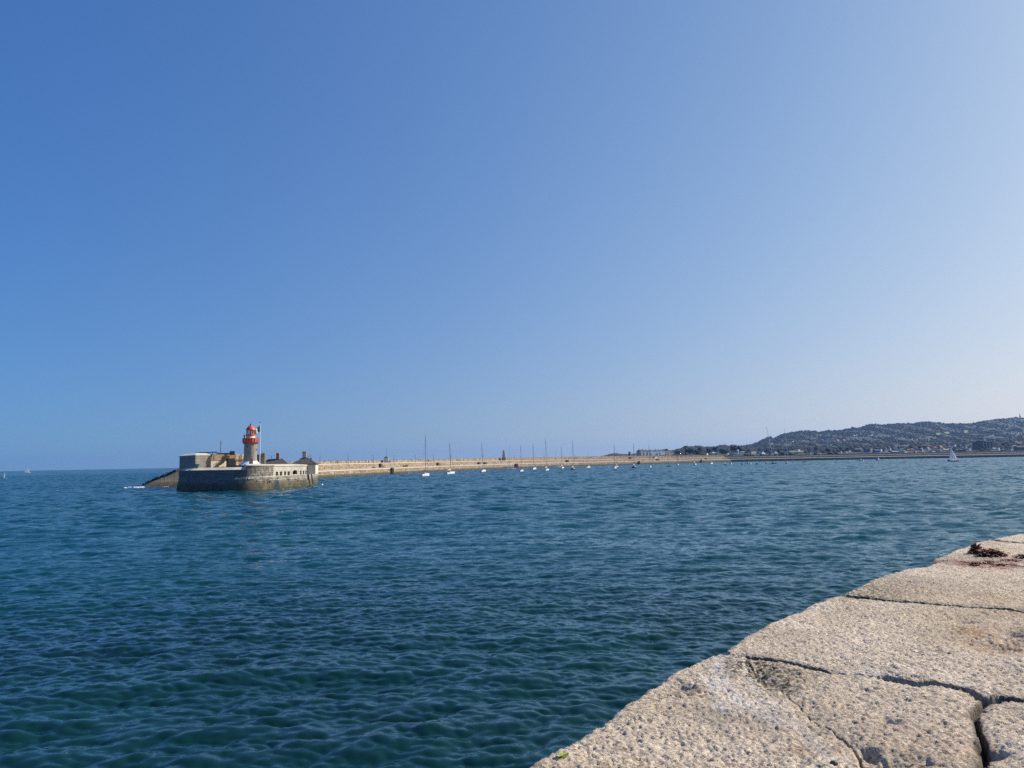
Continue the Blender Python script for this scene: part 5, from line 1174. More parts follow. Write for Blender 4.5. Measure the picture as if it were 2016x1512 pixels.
pebble('shell', 1708, 1240, 0.004, SHL, 'tiny white shell speck on the wide block near the edge', 'shell', 3, 0.4)
pebble('pebble', 1641, 1507, 0.009, mat('slate_pebble', (0.05, 0.055, 0.06), 0.7, var=0.3, scale=80), 'dark grey pebble on the stone at the bottom edge', 'pebble', 4, 0.8)
def leaf():
    c = on_quay(1106, 1495, 0.004); b = MB(); rd = random.Random(3)
    for a0, ln in ((0.2, 0.016), (1.5, 0.014), (2.9, 0.012), (4.4, 0.010)):
        prev = None
        for q in range(6):
            s = q / 5; w_ = 0.006 * math.sin(math.pi * min(1, s * 0.9 + 0.08)); x, y = math.cos(a0) * ln * s, math.sin(a0) * ln * s; z = 0.002 + 0.008 * s; cur = ((x - math.sin(a0) * w_, y + math.cos(a0) * w_, z + 0.002), (x + math.sin(a0) * w_, y - math.cos(a0) * w_, z))
            if prev: b.quad(prev[0], prev[1], cur[1], cur[0])
            prev = cur
    o = b.build('leaf', mat('leaf_green', (0.30, 0.42, 0.03), 0.6), smooth=True); o.location = c; tag(o, 'bright yellow-green leaf at the edge of the near stone', 'leaf')
leaf()
# ------------------------------------------------------------ hills and town across the harbour
SKY = [(1150, 903), (1180, 898.5), (1200, 895), (1225, 893.7), (1250, 893), (1300, 892), (1330, 888), (1345, 884), (1380, 883), (1410, 881), (1440, 881), (1460, 879), (1484, 875.6), (1500, 869.6), (1514, 864), (1527, 863), (1543, 855), (1562, 852), (1579, 849), (1600, 849),
       (1615, 853.5), (1631, 850.6), (1650, 850.6), (1670, 847.6), (1686, 844), (1700, 841), (1704, 840), (1716, 836), (1728, 835.5), (1741, 837.5), (1766, 834.5), (1800, 834), (1823, 830.6), (1834, 830.5), (1845, 831.6), (1857, 832.5), (1864, 835.5), (1886, 835), (1913, 835.6), (1925, 833), (1948, 828.5), (1970, 824.5), (1986, 824.3), (1999, 822.5), (2016, 823), (2060, 824), (2120, 832), (2250, 848), (2400, 870), (2500, 890)]
def E_of(px): return HY(px) - lerp_tab(px, SKY)
def YR(px): return 1500 + 2000 * min(1, max(0, (px - 1250) / 300)) ** 0.8     # ridge distance
Y0 = 1230.0; EB = 1.5
def tpow(px): return 1.25
def terrain_z(px, Y):
    yr = YR(px); t = (Y - Y0) / (yr - Y0); E_ = max(E_of(px), 1.0)
    if t <= 1: e = EB + (E_ - EB) * max(0, t) ** tpow(px); z = CAM_Z + e * Y / FPX
    else: z = (CAM_Z + E_ * yr / FPX) * max(0.0, 1 - (t - 1) * 2.2) - 1
    if Y < Y0: z = z - (Y0 - Y) * 0.25
    return z
def on_hill(px, py):
    """point of the slope seen at a photo pixel"""
    e = HY(px) - py; E_ = E_of(px); t = max(0.0, min(1.0, (e - EB) / max(0.5, E_ - EB))) ** (1 / tpow(px)); Y = Y0 + t * (YR(px) - Y0)
    return Vector((PX(px, Y), Y, terrain_z(px, Y)))
HILL = mat('wooded_hillside', (0.018, 0.025, 0.013), 0.95, var=0.45, scale=0.01)
def build_hill():
    pxs = np.arange(1140, 2540, 5.0); ts = np.concatenate([[-0.06, -0.03], np.linspace(0, 1, 50), np.linspace(1.03, 1.6, 12)])
    V = []
    for t in ts:
        for px in pxs:
            Y = Y0 + t * (YR(px) - Y0); n_ = 0.0
            z = terrain_z(px, Y) + (2.5 * math.sin(px * 0.11 + Y * 0.013) * max(0, min(1, t * 2)) * (1 if t < 0.95 else 0.3)); V.append((PX(px, Y), Y, z))
    nc = len(pxs); nr = len(ts); idx = np.arange(nr * nc).reshape(nr, nc)
    F = np.stack([idx[:-1, :-1], idx[:-1, 1:], idx[1:, 1:], idx[1:, :-1]], -1).reshape(-1, 4)
    o = np_mesh('hills', np.array(V), F, HILL, smooth=True); tag(o, kind='structure')
build_hill()
# woodland: many uneven leafy crowns read as one mass
LEAFD = bpy.data.materials.new('woodland_leaves'); LEAFD.use_nodes = True
k = NT(LEAFD); geo = k.n('ShaderNodeNewGeometry'); nn_ = k.n('ShaderNodeTexNoise', Scale=0.03, Detail=6.0, Roughness=0.8); k.l(geo.outputs['Position'], nn_.inputs['Vector'])
k.l(k.ramp(nn_.outputs[0], [(0.35, (0.006, 0.010, 0.008)), (0.5, (0.010, 0.016, 0.011)), (0.68, (0.017, 0.025, 0.014))]), k.b.inputs['Base Color']); k.b.inputs['Roughness'].default_value = 0.95
def ico(seed, sub=2):
    rd = np.random.RandomState(seed); bm = bmesh.new(); bmesh.ops.create_icosphere(bm, subdivisions=sub, radius=1)
    V = np.array([v.co[:] for v in bm.verts]); F = np.array([[v.index for v in f.verts] for f in bm.faces]); bm.free()
    V = V * (0.72 + 0.5 * rd.rand(len(V)))[:, None]; return V, F
ICO = [ico(i) for i in range(8)]; ICO1 = [ico(20 + i, 1) for i in range(6)]
HOUSES = []
def hides_house(px, top, Y, w):
    return any(abs(px - h[0]) < h[2] / 2 + w and Y < h[4] and top < h[1] - 0.3 * h[3] for h in HOUSES)
def in_clear(px, py):
    for a, b, c, d_ in FIELDS:
        if abs(px - a) < c and abs(py - b) < d_: return True
    return False
FIELDS = [(1850, 856.5, 5, 2.4), (1867.5, 854, 5.5, 2.6), (1905, 851.5, 5.5, 3.0), (1568, 892, 16, 2.0)]
rnd = random.Random(21)
def wood():
    VV, FF = [], []; off = 0; rd = np.random.RandomState(7)
    def add(p, sx, sz, src):
        nonlocal off
        V, F = src[rd.randint(len(src))]; a = rd.uniform(0, 6.28); c_, s_ = math.cos(a), math.sin(a); W = V * np.array([sx, sx, sz]); W = np.stack([W[:, 0] * c_ - W[:, 1] * s_, W[:, 0] * s_ + W[:, 1] * c_, W[:, 2]], -1) + np.array([p[0], p[1], p[2] + sz * 0.6])
        VV.append(W); FF.append(F + off); off += len(V)
    n = 0
    while n < 15000:
        px = rnd.uniform(1300, 2480); t = rnd.random() ** 0.8
        if px > 2040 and rnd.random() < 0.75: continue
        if t > 0.99: continue
        Y = Y0 + 30 + t * (YR(px) - Y0 - 30); z = terrain_z(px, Y); py = HY(px) - (z - CAM_Z) * FPX / Y
        if in_clear(px, py): continue
        if t > 0.7 and px > 1940 and rnd.random() < 0.4: continue
        s = rnd.uniform(2.2, 4.6) * (0.8 + 0.35 * Y / 3500)
        n += 1
        if t < 0.12 and rnd.random() < 0.5: continue
        if hides_house(px, py - 1.4 * s * FPX / Y, Y, 1.2 * s * FPX / Y): continue
        add((PX(px, Y), Y, z - 1), s * rnd.uniform(0.9, 1.5), s * rnd.uniform(0.65, 1.0), ICO1)
    for i in range(900):    # ridge line
        px = rnd.uniform(1335, 2100); Y = YR(px) * rnd.uniform(0.985, 1.0); s = rnd.uniform(2.0, 5.0) * (1.0 if px < 1760 else 0.6) * (1.5 if fbm(np.array([px * 0.03]), np.array([1.0]), 2, 4)[0] > 0.55 else 0.7); add((PX(px, Y), Y, terrain_z(px, Y) - 1.5), s * 1.4, s, ICO1)
    o = np_mesh('woodland', np.concatenate(VV), np.concatenate(FF), LEAFD); tag(o, kind='stuff')
fm_ = mat('meadow', (0.12, 0.15, 0.05), 0.95, var=0.2, scale=0.05)
for a, b_, c, d_ in FIELDS[:4]:
    pts = []
    for q in range(14):
        an = 2 * math.pi * q / 14; pts.append(on_hill(a + c * math.cos(an) * (0.8 + 0.3 * rnd.random()), b_ - d_ * math.sin(an) * (0.8 + 0.3 * rnd.random())) + Vector((0, 0, 3.0)))
    m_ = MB(); m_.quad(*pts); o = m_.build('field', fm_); tag(o, kind='structure')
# houses
WMS = {'white': mat('house_white', (0.80, 0.79, 0.76), 0.8, var=0.06, scale=0.1), 'cream': mat('house_cream', (0.55, 0.48, 0.34), 0.85), 'grey': mat('house_grey', (0.30, 0.30, 0.30), 0.85), 'brick': mat('house_brick', (0.26, 0.11, 0.07), 0.85), 'yellow': mat('house_yellow', (0.62, 0.55, 0.30), 0.85), 'blue': mat('house_blue', (0.05, 0.13, 0.30), 0.7), 'pink': mat('house_pink', (0.5, 0.36, 0.32), 0.85)}
RMS = {'grey': mat('roof_slate', (0.07, 0.075, 0.085), 0.9), 'red': mat('roof_red', (0.36, 0.11, 0.06), 0.85), 'pale': mat('roof_pale', (0.40, 0.40, 0.41), 0.9)}
PANE = mat('house_window', (0.03, 0.035, 0.04), 0.2)
def gabled(px, py, wpx, wc, rc, hpx, lab, rz=None, flat=False, cat='house', dY=0, wins=True):
    p = on_hill(px, py); HOUSES.append((px, py, wpx, hpx, p.y + 12)); p.y += dY; p.x = PX(px, p.y); mp = p.y / FPX; Wd = wpx * mp; H = hpx * mp; z0 = zat(px, py, p.y) - 1.2; rz = rnd.uniform(-0.3, 0.9) if rz is None else (rz * 0.5 + rnd.choice((0.62, 0.72, 0.8, 0.15)) if wc in ('white', 'cream', 'pink', 'yellow') else rz)
    r = empty('house', (p.x, p.y, z0), lab, cat, rz=rz); Dp = min(9.0, Wd * 0.8); Wd /= max(0.8, math.cos(rz)); he = 1.2 + H * (1.0 if flat else 0.62)
    b = MB(); b.box((0, 0, he / 2), (Wd, Dp, he)); wl = b.build('wall', WMS[wc], r)
    b = MB()
    if flat: b.box((0, 0, he + 0.15), (Wd + 0.6, Dp + 0.6, 0.35))
    else:
        t = 1.2 + H; h, w_ = Wd / 2 + 0.3, Dp / 2 + 0.3; b.prism([(-h, -w_, he), (h, -w_, he), (h, w_, he), (-h, w_, he)], [(-h * 0.85, -0.05, t), (h * 0.85, -0.05, t), (h * 0.85, 0.05, t), (-h * 0.85, 0.05, t)])
    rf = b.build('roof', RMS[rc], r)
    if not flat: b = MB(); b.box((Wd * 0.3, 0, 1.2 + H * 1.02), (0.9, 0.8, 1.4)); b.build('chimney', WMS['brick'], rf)
    if wins:
        n = max(1, int(Wd / 3.2)); fl = max(1, int((he - 1.0) / 2.9))
        for f_ in range(fl):
            for q in range(n):
                b = MB(); b.box(((q + 0.5 - n / 2) * Wd / n, -Dp / 2 - 0.03, 2.6 + f_ * 2.9 if he > 3 else he * 0.6), (1.3, 0.12, 1.4)); b.build('window', PANE, wl)
    return r
HL = [ # px, py(foot), width px, wall, roof, height px, label
 (1411, 893, 9, 'white', 'pale', 6.5, 'large white box-like house among trees behind the pier', 0, True), (1404, 894, 7, 'cream', 'pale', 3.5, 'low cream house left of the white box-like house', 0.2, False), (1421, 894.5, 9, 'grey', 'grey', 3, 'wide grey-roofed house right of the white box-like house', 0, False),
 (1350, 896, 9, 'grey', 'grey', 4, 'grey hipped villa in the trees below the dark church tower', 0.1, False), (1366, 895.5, 12, 'grey', 'grey', 5, 'broad blue-grey roofed villa right of the terrace', 0, False), (1391, 895, 6, 'white', 'grey', 3, 'small white house peeping out left of the cream house', 0.3, False),
 (1432, 894.5, 6, 'cream', 'grey', 3, 'cream bungalow under the tree belt', 0.1, False), (1445, 893.5, 9, 'white', 'pale', 2.2, 'long low white building beneath the white dome', 0, True), (1457, 894, 8, 'white', 'grey', 2.5, 'white bungalow right of the white dome', 0, False),
 (1463, 892.5, 7, 'grey', 'pale', 3.5, 'grey seafront house where the pier darkens', 0, False), (1481, 893.5, 14, 'cream', 'pale', 4, 'long pale seafront block, left of two', 0, True), (1500, 893.3, 12, 'white', 'pale', 3.5, 'white flat-roofed seafront block', 0, True), (1514, 893, 9, 'grey', 'pale', 3.5, 'grey flat seafront block', 0, True), (1526, 893, 6, 'white', 'grey', 4, 'short white seafront house with dark windows', 0, False),
 (1571, 891.5, 8, 'white', 'pale', 6, 'tall white house with a lawn in front', 0.1, True), (1575, 893.5, 6, 'yellow', 'grey', 3.2, 'yellow house beside the white lawn house', -0.2, False), (1598, 893.5, 3.5, 'white', 'grey', 3, 'tiny bright white cottage at the shore', 0, False), (1591, 893.5, 4, 'grey', 'grey', 3, 'tiny grey cottage at the shore', 0, False),
 (1630, 874.5, 6, 'white', 'pale', 6.0, 'white tower-like villa alone on the lower slope', 0, True), (1625, 875, 5, 'grey', 'grey', 3, 'grey roof beside the tower-like villa', 0, False), (1650, 868.5, 8, 'pink', 'red', 3, 'pinkish long roof on the mid slope', 0, False), (1662, 867.5, 6, 'pink', 'red', 2.5, 'smaller pinkish roof right of the long one', 0, False),
 (1655, 891.5, 5, 'white', 'grey', 4, 'white gable at the shore left of the brick villa', 0.4, False), (1665, 892, 6, 'cream', 'grey', 3.5, 'cream shore house next to the white gable', 0, False), (1672, 889.5, 5, 'white', 'grey', 3, 'white house left of the brick villa', 0, False),
 (1688, 890.5, 12, 'brick', 'grey', 8, 'large dark red brick villa with a pale roof', 0.1, False), (1697, 891, 6, 'cream', 'grey', 4, 'cream annex right of the brick villa', 0, False), (1694, 885.5, 5, 'white', 'grey', 3, 'white gable above the brick villa', 0, False),
 (1707, 891, 9, 'blue', 'grey', 6, 'dark blue hall at the shore', 0, True), (1714.5, 889.5, 5, 'yellow', 'pale', 6.5, 'pale yellow block between the blue buildings', 0, True), (1725, 891.5, 10, 'blue', 'grey', 6.5, 'bright blue boathouse with a pointed front', 0.3, False), (1733.5, 890, 6, 'white', 'pale', 5, 'white block right of the blue boathouse', 0, True),
 (1741, 890, 7, 'pink', 'grey', 5, 'pinkish gabled house beside the white block', 0.4, False), (1751, 886.5, 7, 'white', 'grey', 5, 'white gable above the shore with a dark roof', 0.5, False), (1763, 886.5, 9, 'grey', 'grey', 5, 'grey stepped roofs beside the white gable', 0.1, False), (1762, 892, 13, 'grey', 'pale', 3.5, 'low grey shed with a bright roof edge', 0, False),
 (1776, 886, 9, 'cream', 'grey', 3.5, 'cream house with a long flat ridge', 0, False), (1780, 891.5, 9, 'white', 'grey', 4.5, 'white house behind the low wall', -0.2, False), (1788, 888.5, 6, 'brick', 'red', 4, 'brown-red cottage with a small red roof', 0.2, False), (1796, 888, 7, 'cream', 'red', 4.5, 'cream house with an orange-red roof', -0.1, False), (1802, 891, 5, 'white', 'red', 3.5, 'bright white wall below an orange-red roof', 0, False),
 (1806, 886, 5, 'grey', 'grey', 4, 'grey house between red roofs', 0, False), (1814, 888.5, 7, 'pink', 'red', 6, 'red-roofed house, first of the right row', 0.2, False), (1827, 886.5, 8, 'white', 'red', 5.5, 'red-roofed house with a white front', -0.2, False), (1835, 890.5, 9, 'white', 'pale', 2.5, 'long white low wall-like house', 0, True), (1841, 884.5, 6, 'cream', 'red', 4.5, 'red-roofed house climbing the slope', 0.1, False),
 (1851, 883.5, 8, 'pink', 'red', 6, 'tallest red-roofed house of the cluster', 0.3, False), (1857, 885, 5, 'white', 'red', 3.5, 'white-walled house right of the tallest red roof', 0, False), (1846, 889.5, 7, 'grey', 'grey', 4.5, 'dark grey house under the red roofs', 0, False), (1863, 888.5, 9, 'grey', 'pale', 3.5, 'grey-green house left of the black sailing boat', 0, False), (1869, 883, 7, 'grey', 'grey', 4, 'slate-roofed house above the sailing boat', 0, False),
 (1880, 878.3, 5, 'white', 'pale', 2.5, 'white roof above the sails', 0, True), (1884, 889, 8, 'grey', 'grey', 5, 'grey house right of the sails', 0.2, False), (1892, 889, 7, 'brick', 'grey', 5, 'brown house right of the sails', 0, False), (1896, 881, 6, 'white', 'grey', 2.2, 'white strip house halfway down', 0, True), (1901, 881.5, 4, 'cream', 'grey', 2.5, 'small cream house beside the strip house', 0, False),
 (1908, 887.5, 6.5, 'white', 'grey', 4.5, 'white house just left of the brown apartment block', 0, True), (1907, 877.3, 4, 'white', 'pale', 1.8, 'bright white roof above the brown apartment block', 0, True), (1914, 881, 6, 'grey', 'grey', 6, 'grey house touching the apartment block', 0, False), (1914, 872.5, 4.5, 'white', 'grey', 2.5, 'white gable up left of the apartment block', 0.3, False), (1938.5, 867, 4, 'white', 'grey', 2, 'white gable directly above the apartment block', 0.2, False),
 (1965, 887, 5.5, 'white', 'pale', 5, 'bright white tower house right of the apartment block', 0, True), (1957, 886, 7, 'grey', 'pale', 4, 'grey stepped house below the apartment block', 0.1, False), (1975, 884.5, 9, 'grey', 'pale', 2, 'long grey terrace wall house', 0, True), (1976, 888, 8, 'grey', 'pale', 2, 'lower long grey terrace house', 0, True),
 (1989, 888, 6, 'white', 'grey', 5, 'white house left of the mansion', 0.2, False), (1995, 884, 4, 'white', 'grey', 3.5, 'small pale gable left of the mansion', 0.4, False), (2008, 886.5, 17, 'brick', 'grey', 9, 'wide brown mansion at the right edge', 0, False), (1997, 879.5, 8, 'pink', 'pale', 2, 'pale roofed villa above the mansion', 0, False), (2010, 872, 4, 'white', 'grey', 2.5, 'white gable above the mansion', 0, False),
 (1956, 857.6, 5, 'white', 'pale', 1.5, 'lone white roof high on the right slope', 0, True), (1981, 854, 3, 'white', 'pale', 1.5, 'leftmost white house below the obelisk', 0, True), (1993.5, 854.5, 3.5, 'white', 'grey', 3, 'brightest white house below the obelisk', 0, False), (2002.5, 853.6, 3.5, 'white', 'grey', 2.5, 'left of a pair of white houses below the obelisk', 0, False), (2007, 853.6, 3.5, 'white', 'grey', 2.5, 'right of a pair of white houses below the obelisk', 0, False), (2013, 855, 3.5, 'white', 'grey', 2, 'white house at the right edge below the obelisk', 0, False), (2001, 849.2, 8, 'grey', 'pale', 1, 'long grey roofline below the obelisk', 0, True), (1987, 842.3, 13, 'grey', 'pale', 0.9, 'long grey wall-like house high below the obelisk', 0, True),
 (1616, 858.5, 5, 'white', 'grey', 2.5, 'bright white house below the dip in the ridge', 0, False), (1658, 860.5, 3.5, 'white', 'grey', 2, 'bright house right of the ridge dip', 0, False), (1697.5, 856.3, 3, 'white', 'grey', 3, 'brightest white house high on the middle slope', 0, False), (1766, 856.2, 4, 'white', 'pale', 1.6, 'bright white roof at the right end of the upper row', 0, True), (1707.5, 875, 5, 'white', 'grey', 1.8, 'white roof alone above the blue hall', 0, True), (1541, 868, 3, 'white', 'grey', 2, 'white dot house under the shorter pole', 0, False), (1546, 875.5, 3, 'cream', 'grey', 2, 'pale house below the shorter pole', 0, False),
]
for h in HL: gabled(h[0], h[1], h[2], h[3], h[4], h[5], h[6], h[7], h[8], wins=h[2] * h[5] > 25)
ROWS = [('in the upper row of the middle slope', [(q, 857.5 + rnd.uniform(-1, 1)) for q in (1683, 1688, 1712, 1718, 1728, 1737, 1740, 1744, 1748, 1752)], 'white'),
        ('in the second row of the middle slope', [(q, 861.5 + rnd.uniform(-1.2, 1.2)) for q in (1676, 1686, 1701, 1707, 1716, 1727, 1741, 1779, 1788, 1812, 1822, 1832, 1842)], 'grey'),
        ('in the third row of the middle slope', [(q, 865.5 + rnd.uniform(-1.2, 1.2)) for q in (1668, 1681, 1689, 1697, 1714, 1735, 1777, 1785, 1797, 1806, 1818, 1829)], 'white'),
        ('along the lane on the left wooded slope', [(q, 871 - (q - 1545) * 0.02 + rnd.uniform(-1.2, 1.2)) for q in (1524, 1533, 1552, 1562, 1571, 1584, 1592, 1606)], 'grey'),
        ('lower on the left wooded slope', [(q, 877 + rnd.uniform(-1.5, 1.5)) for q in (1520, 1534, 1545, 1552, 1590, 1600, 1612, 1638)], 'cream'),
        ('just above the red roofs', [(q, 877 + rnd.uniform(-1.5, 1.5)) for q in (1765, 1771, 1782, 1790, 1818, 1830, 1860)], 'grey'),
        ('on the upper left slope', [(q, 863 + rnd.uniform(-2, 2)) for q in (1592, 1600, 1604, 1641, 1648, 1672)], 'grey'),
        ('under the right-hand ridge', [(q, 862 + rnd.uniform(-2, 2)) for q in (1957, 1966, 1984, 1995, 1975, 1948)], 'grey')]
for nm, L_, c_ in ROWS:
    for px, py in sorted(L_):
        wc = c_ if rnd.random() < 0.75 else rnd.choice(['white', 'cream', 'grey'])
        o = gabled(px, py, rnd.uniform(2.6, 5), wc, rnd.choice(['grey', 'grey', 'pale']), rnd.uniform(1.3, 2.2), 'small pale house ' + nm, None, rnd.random() < 0.3, wins=False); o['group'] = 'houses ' + nm
# single trees near the shore and on the skyline
BARK = mat('bark', (0.06, 0.045, 0.03), 0.9)
def make_tree(seed, h, w):
    rd = np.random.RandomState(seed); r = empty('tree', (0, 0, 0), 'x', 'tree')
    b = MB(); b.tube((0, 0, -1), (0.1, 0, h * 0.5), 0.35, 0.16, 6)
    for q in range(4): a = q * 1.6 + seed; b.tube((0.05, 0, h * 0.35), (math.cos(a) * w * 0.3, math.sin(a) * w * 0.3, h * 0.65), 0.14, 0.05, 4)
    b.build('trunk', BARK, r)
    VV, FF = [], []; off = 0
    for q in range(16):
        a = rd.uniform(0, 6.28); rr = w * 0.36 * rd.rand() ** 0.5; zz = h * (0.48 + 0.42 * rd.rand()) ; s = w * 0.16 * (0.7 + 0.7 * rd.rand()) * (1.2 - abs(zz / h - 0.62))
        V, F = ICO[rd.randint(8)]; VV.append(V * np.array([s * 1.25, s * 1.25, s]) + np.array([rr * math.cos(a), rr * math.sin(a), zz])); FF.append(F + off); off += len(V)
    np_mesh('crown', np.concatenate(VV), np.concatenate(FF), LEAFD, r); return r
TP = [make_tree(1, 10, 10), make_tree(2, 12, 9), make_tree(3, 8, 11), make_tree(4, 13, 8)]
TREES = []
for px, py, s in ((1304, 886.5, 1.3), (1309, 884.5, 1.0), (1314, 884.0, 1.25), (1296, 887.5, 0.9), (1335, 887, 0.8), (1358, 883.5, 1.3), (1372, 882, 1.2), (1378, 881.5, 1.2), (1395, 881, 1.1), (1408, 880, 1.3), (1426, 879.5, 1.3), (1445, 879, 1.2), (1456, 877.5, 1.2)): TREES.append((px, py, s, 0))
for i in range(34):
    px = 1330 + i * 20.2 + rnd.uniform(-5, 5); TREES.append((px, HY(px) - rnd.uniform(3, 8), rnd.uniform(0.7, 1.15) * (1 if px < 1690 else 0.75), 1))
for px in (1562, 1575, 1596, 1602, 1632, 1638, 1728, 1747, 1753, 1757): TREES.append((px, lerp_tab(px, SKY) + 0.2, 0.85, 2))
for i, (px, py, s, kd) in enumerate(TREES):
    src = TP[i % 4]; o = src if i < 4 else copy_tree(src)
    if kd == 2: Y = YR(px) * 0.99; loc = Vector((PX(px, Y), Y, terrain_z(px, Y) - 4.5))
    elif kd == 0: Y = 1420 + rnd.uniform(-20, 40); zt = zat(px, py, Y); loc = Vector((PX(px, Y), Y, max(terrain_z(px, Y) - 1, zt - 12 * s)))
    else:
        loc = on_hill(px, py); tries = 0
        while hides_house(px, py - 11 * s * FPX / loc.y, loc.y, 4.5 * s * FPX / loc.y) and tries < 40:
            px = rnd.uniform(1335, 2010); py = HY(px) - rnd.uniform(3, 9); loc = on_hill(px, py); tries += 1; s = rnd.uniform(0.5, 0.9)
    o.location = loc; o.scale = (s * rnd.uniform(0.9, 1.3),) * 2 + (s,); o.rotation_euler = (0, 0, rnd.uniform(0, 6))
    lb, g = (('dark rounded tree in the belt behind the seafront terrace', 'trees behind the seafront terrace'), ('bushy dark tree among the houses at the foot of the hill', 'trees among the shore houses'), ('tree breaking the skyline of the wooded ridge', 'trees on the ridge skyline'))[kd]
    tag(o, lb, 'tree', g)
wood()
# seafront terrace, church tower, dome, apartment block
def terrace():
    Y = 1330.0; mp = Y / FPX; r = empty('terrace_house_row', (PX(1290, Y), Y, 6), 'long cream seafront terrace with many bays at the left end of the town', 'terrace'); RL = r.location.copy(); r.rotation_euler = (0, 0, 0.5); r.scale = (1.13, 1, 1)
    for x0, x1, y0, c_ in ((1253.5, 1268, 888.8, 'cream'), (1268, 1276, 889.2, 'cream'), (1276, 1289, 889, 'white'), (1289, 1308, 888.6, 'white'), (1308, 1327, 890.5, 'cream')):
        X0, X1 = PX(x0, Y), PX(x1, Y); zt = zat(x0, y0, Y); b = MB(); b.box(((X0 + X1) / 2 - RL.x, 0, (zt - 6) / 2), (X1 - X0 - 0.02, 10, zt - 6)); wl = b.build('wall', WMS[c_], r)
        b = MB(); a = zt - 6; b.prism([(X0 - RL.x, -5.2, a), (X1 - RL.x, -5.2, a), (X1 - RL.x, 5.2, a), (X0 - RL.x, 5.2, a)], [(X0 - RL.x + .5, -.1, a + 2.2), (X1 - RL.x - .5, -.1, a + 2.2), (X1 - RL.x - .5, .1, a + 2.2), (X0 - RL.x + .5, .1, a + 2.2)]); rf = b.build('roof', RMS['grey'], r)
        for q in range(max(1, int((X1 - X0) / 6))):
            xx = X0 - RL.x + 2 + q * 6; b = MB(); b.box((xx, 0, a + 2.6), (1.2, 1.0, 1.6)); b.build('chimney', WMS['cream'], rf)
            b = MB(); b.box((xx + 0.8, -5.5, a * 0.45), (2.2, 1.2, a * 0.8)); b.build('bay', WMS['white'], r)
            for f_ in range(2):
                b = MB(); b.box((xx + 3.0, -5.05, a * (0.45 + 0.3 * f_)), (1.2, 0.15, 1.6)); b.build('window', PANE, wl)
terrace()
def simple_tower():
    Y = 1450; r = empty('church_tower', (PX(1350, Y), Y, 5), 'square dark church tower standing over the tree belt', 'tower'); zt = zat(1350, 880, Y) - 5; w_ = 2.6 * Y / FPX
    m_ = mat('dark_tower_stone', (0.09, 0.09, 0.095), 0.9, var=0.2, scale=0.3); b = MB(); b.box((0, 0, zt / 2), (w_, w_, zt)); b.build('shaft', m_, r); b = MB()
    for sx in (-1, 1):
        for sy in (-1, 1): b.box((sx * w_ * .42, sy * w_ * .42, zt + 0.6), (w_ * .2, w_ * .2, 1.2))
    b.build('pinnacle', m_, r); b = MB(); b.box((0, -w_ / 2 - .04, zt * .85), (w_ * .3, .1, 2)); b.build('belfry_opening', PANE, r)
    Y = 1400; r = empty('domed_building', (PX(1452.7, Y), Y, 8), 'round white dome above a low building in the trees', 'domed building'); m_ = WMS['white']; rr = 2.4 * Y / FPX
    b = MB(); b.box((0, 0, 2), (rr * 3, rr * 2, 4)); b.build('wall', m_, r); b = MB(); zc_ = zat(1452, 888, Y) - 8; b.lathe([(rr * .7, zc_ - 6), (rr * .75, zc_ - rr * .6), (rr, zc_), (rr * .85, zc_ + rr * .55), (rr * .45, zc_ + rr * .92), (0, zc_ + rr)], seg=14); b.build('dome', m_, r, smooth=True)
    # small fort-like tower on the headland and a pole
    Y = 1300; r = empty('shore_tower', (PX(1240, Y), Y, 6), 'small squat stone tower on the green headland', 'tower'); b = MB(); zt = zat(1240, 890.2, Y) - 6; b.lathe([(2.6, 0), (2.1, zt), (2.3, zt), (2.3, zt + .3), (0, zt + .3)], seg=12); b.build('shaft', WMS['grey'], r); b = MB(); b.box((0, -2.3, zt * .6), (.7, .3, 1.2)); b.build('window', PANE, r)
    r = empty('shore_pole', (PX(1199.5, Y), Y, 6), 'thin pole at the left tip of the headland', 'pole'); b = MB(); b.tube((0, 0, 0), (0, 0, zat(1199, 892, Y) - 6), .2, seg=5); b.box((0, 0, zat(1199, 892, Y) - 6), (.9, .5, .5)); b.build('post', LAMP_D, r)
simple_tower()
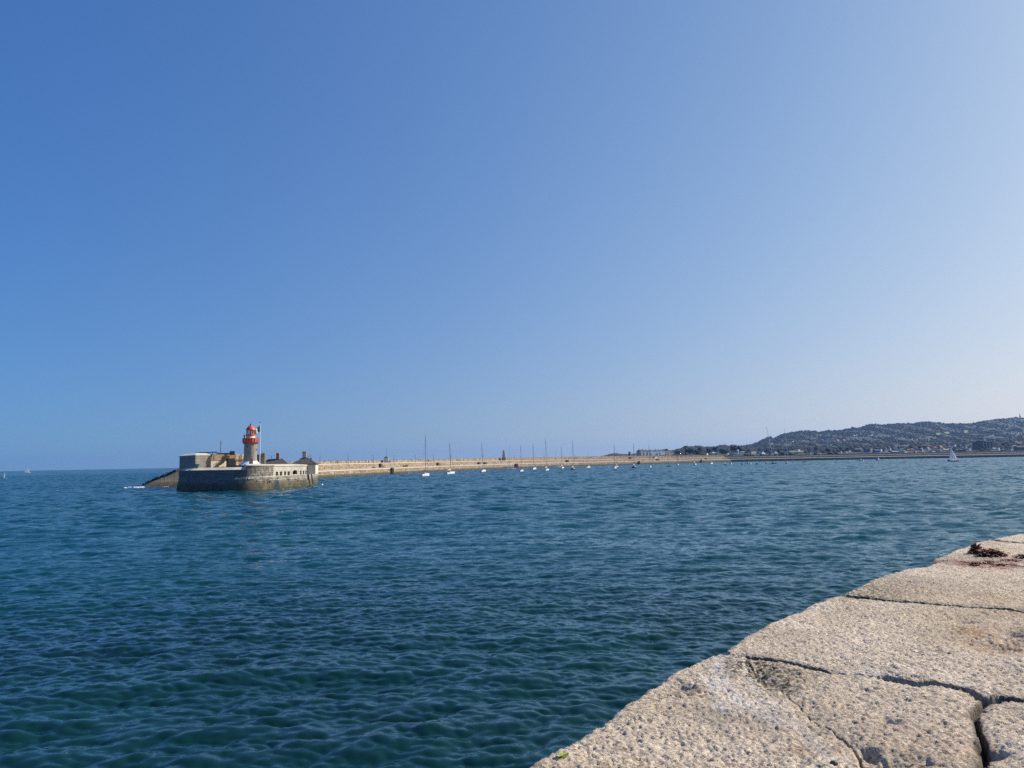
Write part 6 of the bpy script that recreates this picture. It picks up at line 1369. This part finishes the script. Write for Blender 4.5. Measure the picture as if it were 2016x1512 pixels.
def apartments():
    Y = 1420.0; mp = Y / FPX; x0, x1 = PX(1919.5, Y), PX(1956, Y); zt = zat(1935, 869.5, Y); zb = 8.0; r = empty('apartment_block', ((x0 + x1) / 2, Y, zb), 'wide brown brick apartment block with pale bays at the foot of the hill', 'apartment block')
    Wd = x1 - x0; H = zt - zb; m1 = mat('dark_brick', (0.13, 0.07, 0.06), 0.9, var=0.15, scale=0.3); m2 = mat('bay_pale', (0.42, 0.30, 0.24), 0.85)
    b = MB(); b.box((-Wd * 0.32, 0, H * 0.49), (Wd * 0.33, 14, H * 0.98)); b.box((Wd * 0.17, 1.5, H * 0.46), (Wd * 0.66, 12, H * 0.92)); b.box((-Wd * 0.1, 2, H * 1.02), (Wd * 0.28, 9, H * 0.1)); wl = b.build('wall', m1, r)
    for q in range(4): b = MB(); b.box((-Wd * 0.10 + q * Wd * 0.17, -5.0, H * 0.5), (2.2, 1.4, H * 0.8)); b.build('bay', m2, r)
    for q in range(6):
        for f_ in range(5): b = MB(); b.box((-Wd * 0.44 + q * Wd * 0.165 + (1.6 if q > 1 else 0), (-7.03 if q < 2 else -4.53), 2.5 + f_ * H * 0.18), (1.7, 0.12, 1.4)); b.build('window', PANE, wl)
    b = MB(); b.box((Wd * 0.2, 1.5, H * 0.94), (Wd * 0.7, 13, 0.4)); b.build('roof', RMS['grey'], r)
    # obelisk on the hill top
    px = 2014; Y = YR(px); z = terrain_z(px, Y); mp = Y / FPX; r = empty('hilltop_obelisk', (PX(px, Y), Y, z - 2), 'dark stone obelisk on the hill summit at the right edge', 'obelisk'); m_ = mat('hill_obelisk', (0.12, 0.12, 0.12), 0.9, var=0.2); H = (lerp_tab(px, SKY) - 815.5) * mp + 2
    b = MB(); b.box((0, 0, H * 0.22), (4.6, 4.6, H * 0.44), taper=0.85); b.build('base', m_, r); b = MB(); b.box((0, 0, H * 0.72), (3.2, 3.2, H * 0.56), taper=0.4); b.build('shaft', m_, r)
    # breakwater wall and quay lamp posts beyond the pier
    wm = stone_mat('harbour_far_wall', (0.10, 0.09, 0.075), (0.13, 0.12, 0.1), (0.05, 0.045, 0.04), 3, 0.8, 0.5); b = MB()
    o = MB()
    for a, c in ((1430, 1700), (1700, 2120)):
        Y = 1195; X0, X1 = PX(a, Y), PX(c, Y); o.box(((X0 + X1) / 2, Y, 4.1), (X1 - X0 - .02, 2, 8.6)); o.box(((X0 + X1) / 2, Y - .3, 8.5), (X1 - X0 - .02, 2.9, 0.25))
    q = o.build('shore_wall', wm); tag(q, 'long dark shore wall behind the right part of the pier', 'wall')
    for px, yt, lb in ((1554.5, 888, 'white lamp pole on the dark pier, left one'), (1603.5, 889, 'white lamp pole on the dark pier, right one'), (1623.5, 893, 'short grey pole on the dark pier'), (1830, 886, 'grey pole before the red-roofed houses'), (1988, 879, 'pale tall pole left of the mansion')):
        c, n = pier_pt(px, 14.8, lerp_tab(px, Z2)); r = empty('pier_pole', c, lb, 'pole'); b = MB(); b.tube((0, 0, 0), (0, 0, zat(px, yt, c.y) - c.z), .28, .2, 6); b.box((0, 0, zat(px, yt, c.y) - c.z), (.8, .5, .3)); b.build('post', ALUL, r)
apartments()
# ------------------------------------------------------------ haze
hm = bpy.data.materials.new('haze'); hm.use_nodes = True; t_ = hm.node_tree; t_.nodes.remove(t_.nodes['Principled BSDF']); pv = t_.nodes.new('ShaderNodeVolumePrincipled')
pv.inputs['Density'].default_value = 5.5e-5; pv.inputs['Color'].default_value = (0.26, 0.50, 1.0, 1); pv.inputs['Anisotropy'].default_value = 0.3
t_.links.new(pv.outputs[0], t_.nodes['Material Output'].inputs['Volume'])
b = MB(); b.box((0, 0, 100), (26000, 26000, 210)); o = b.build('haze', hm); tag(o, kind='stuff')
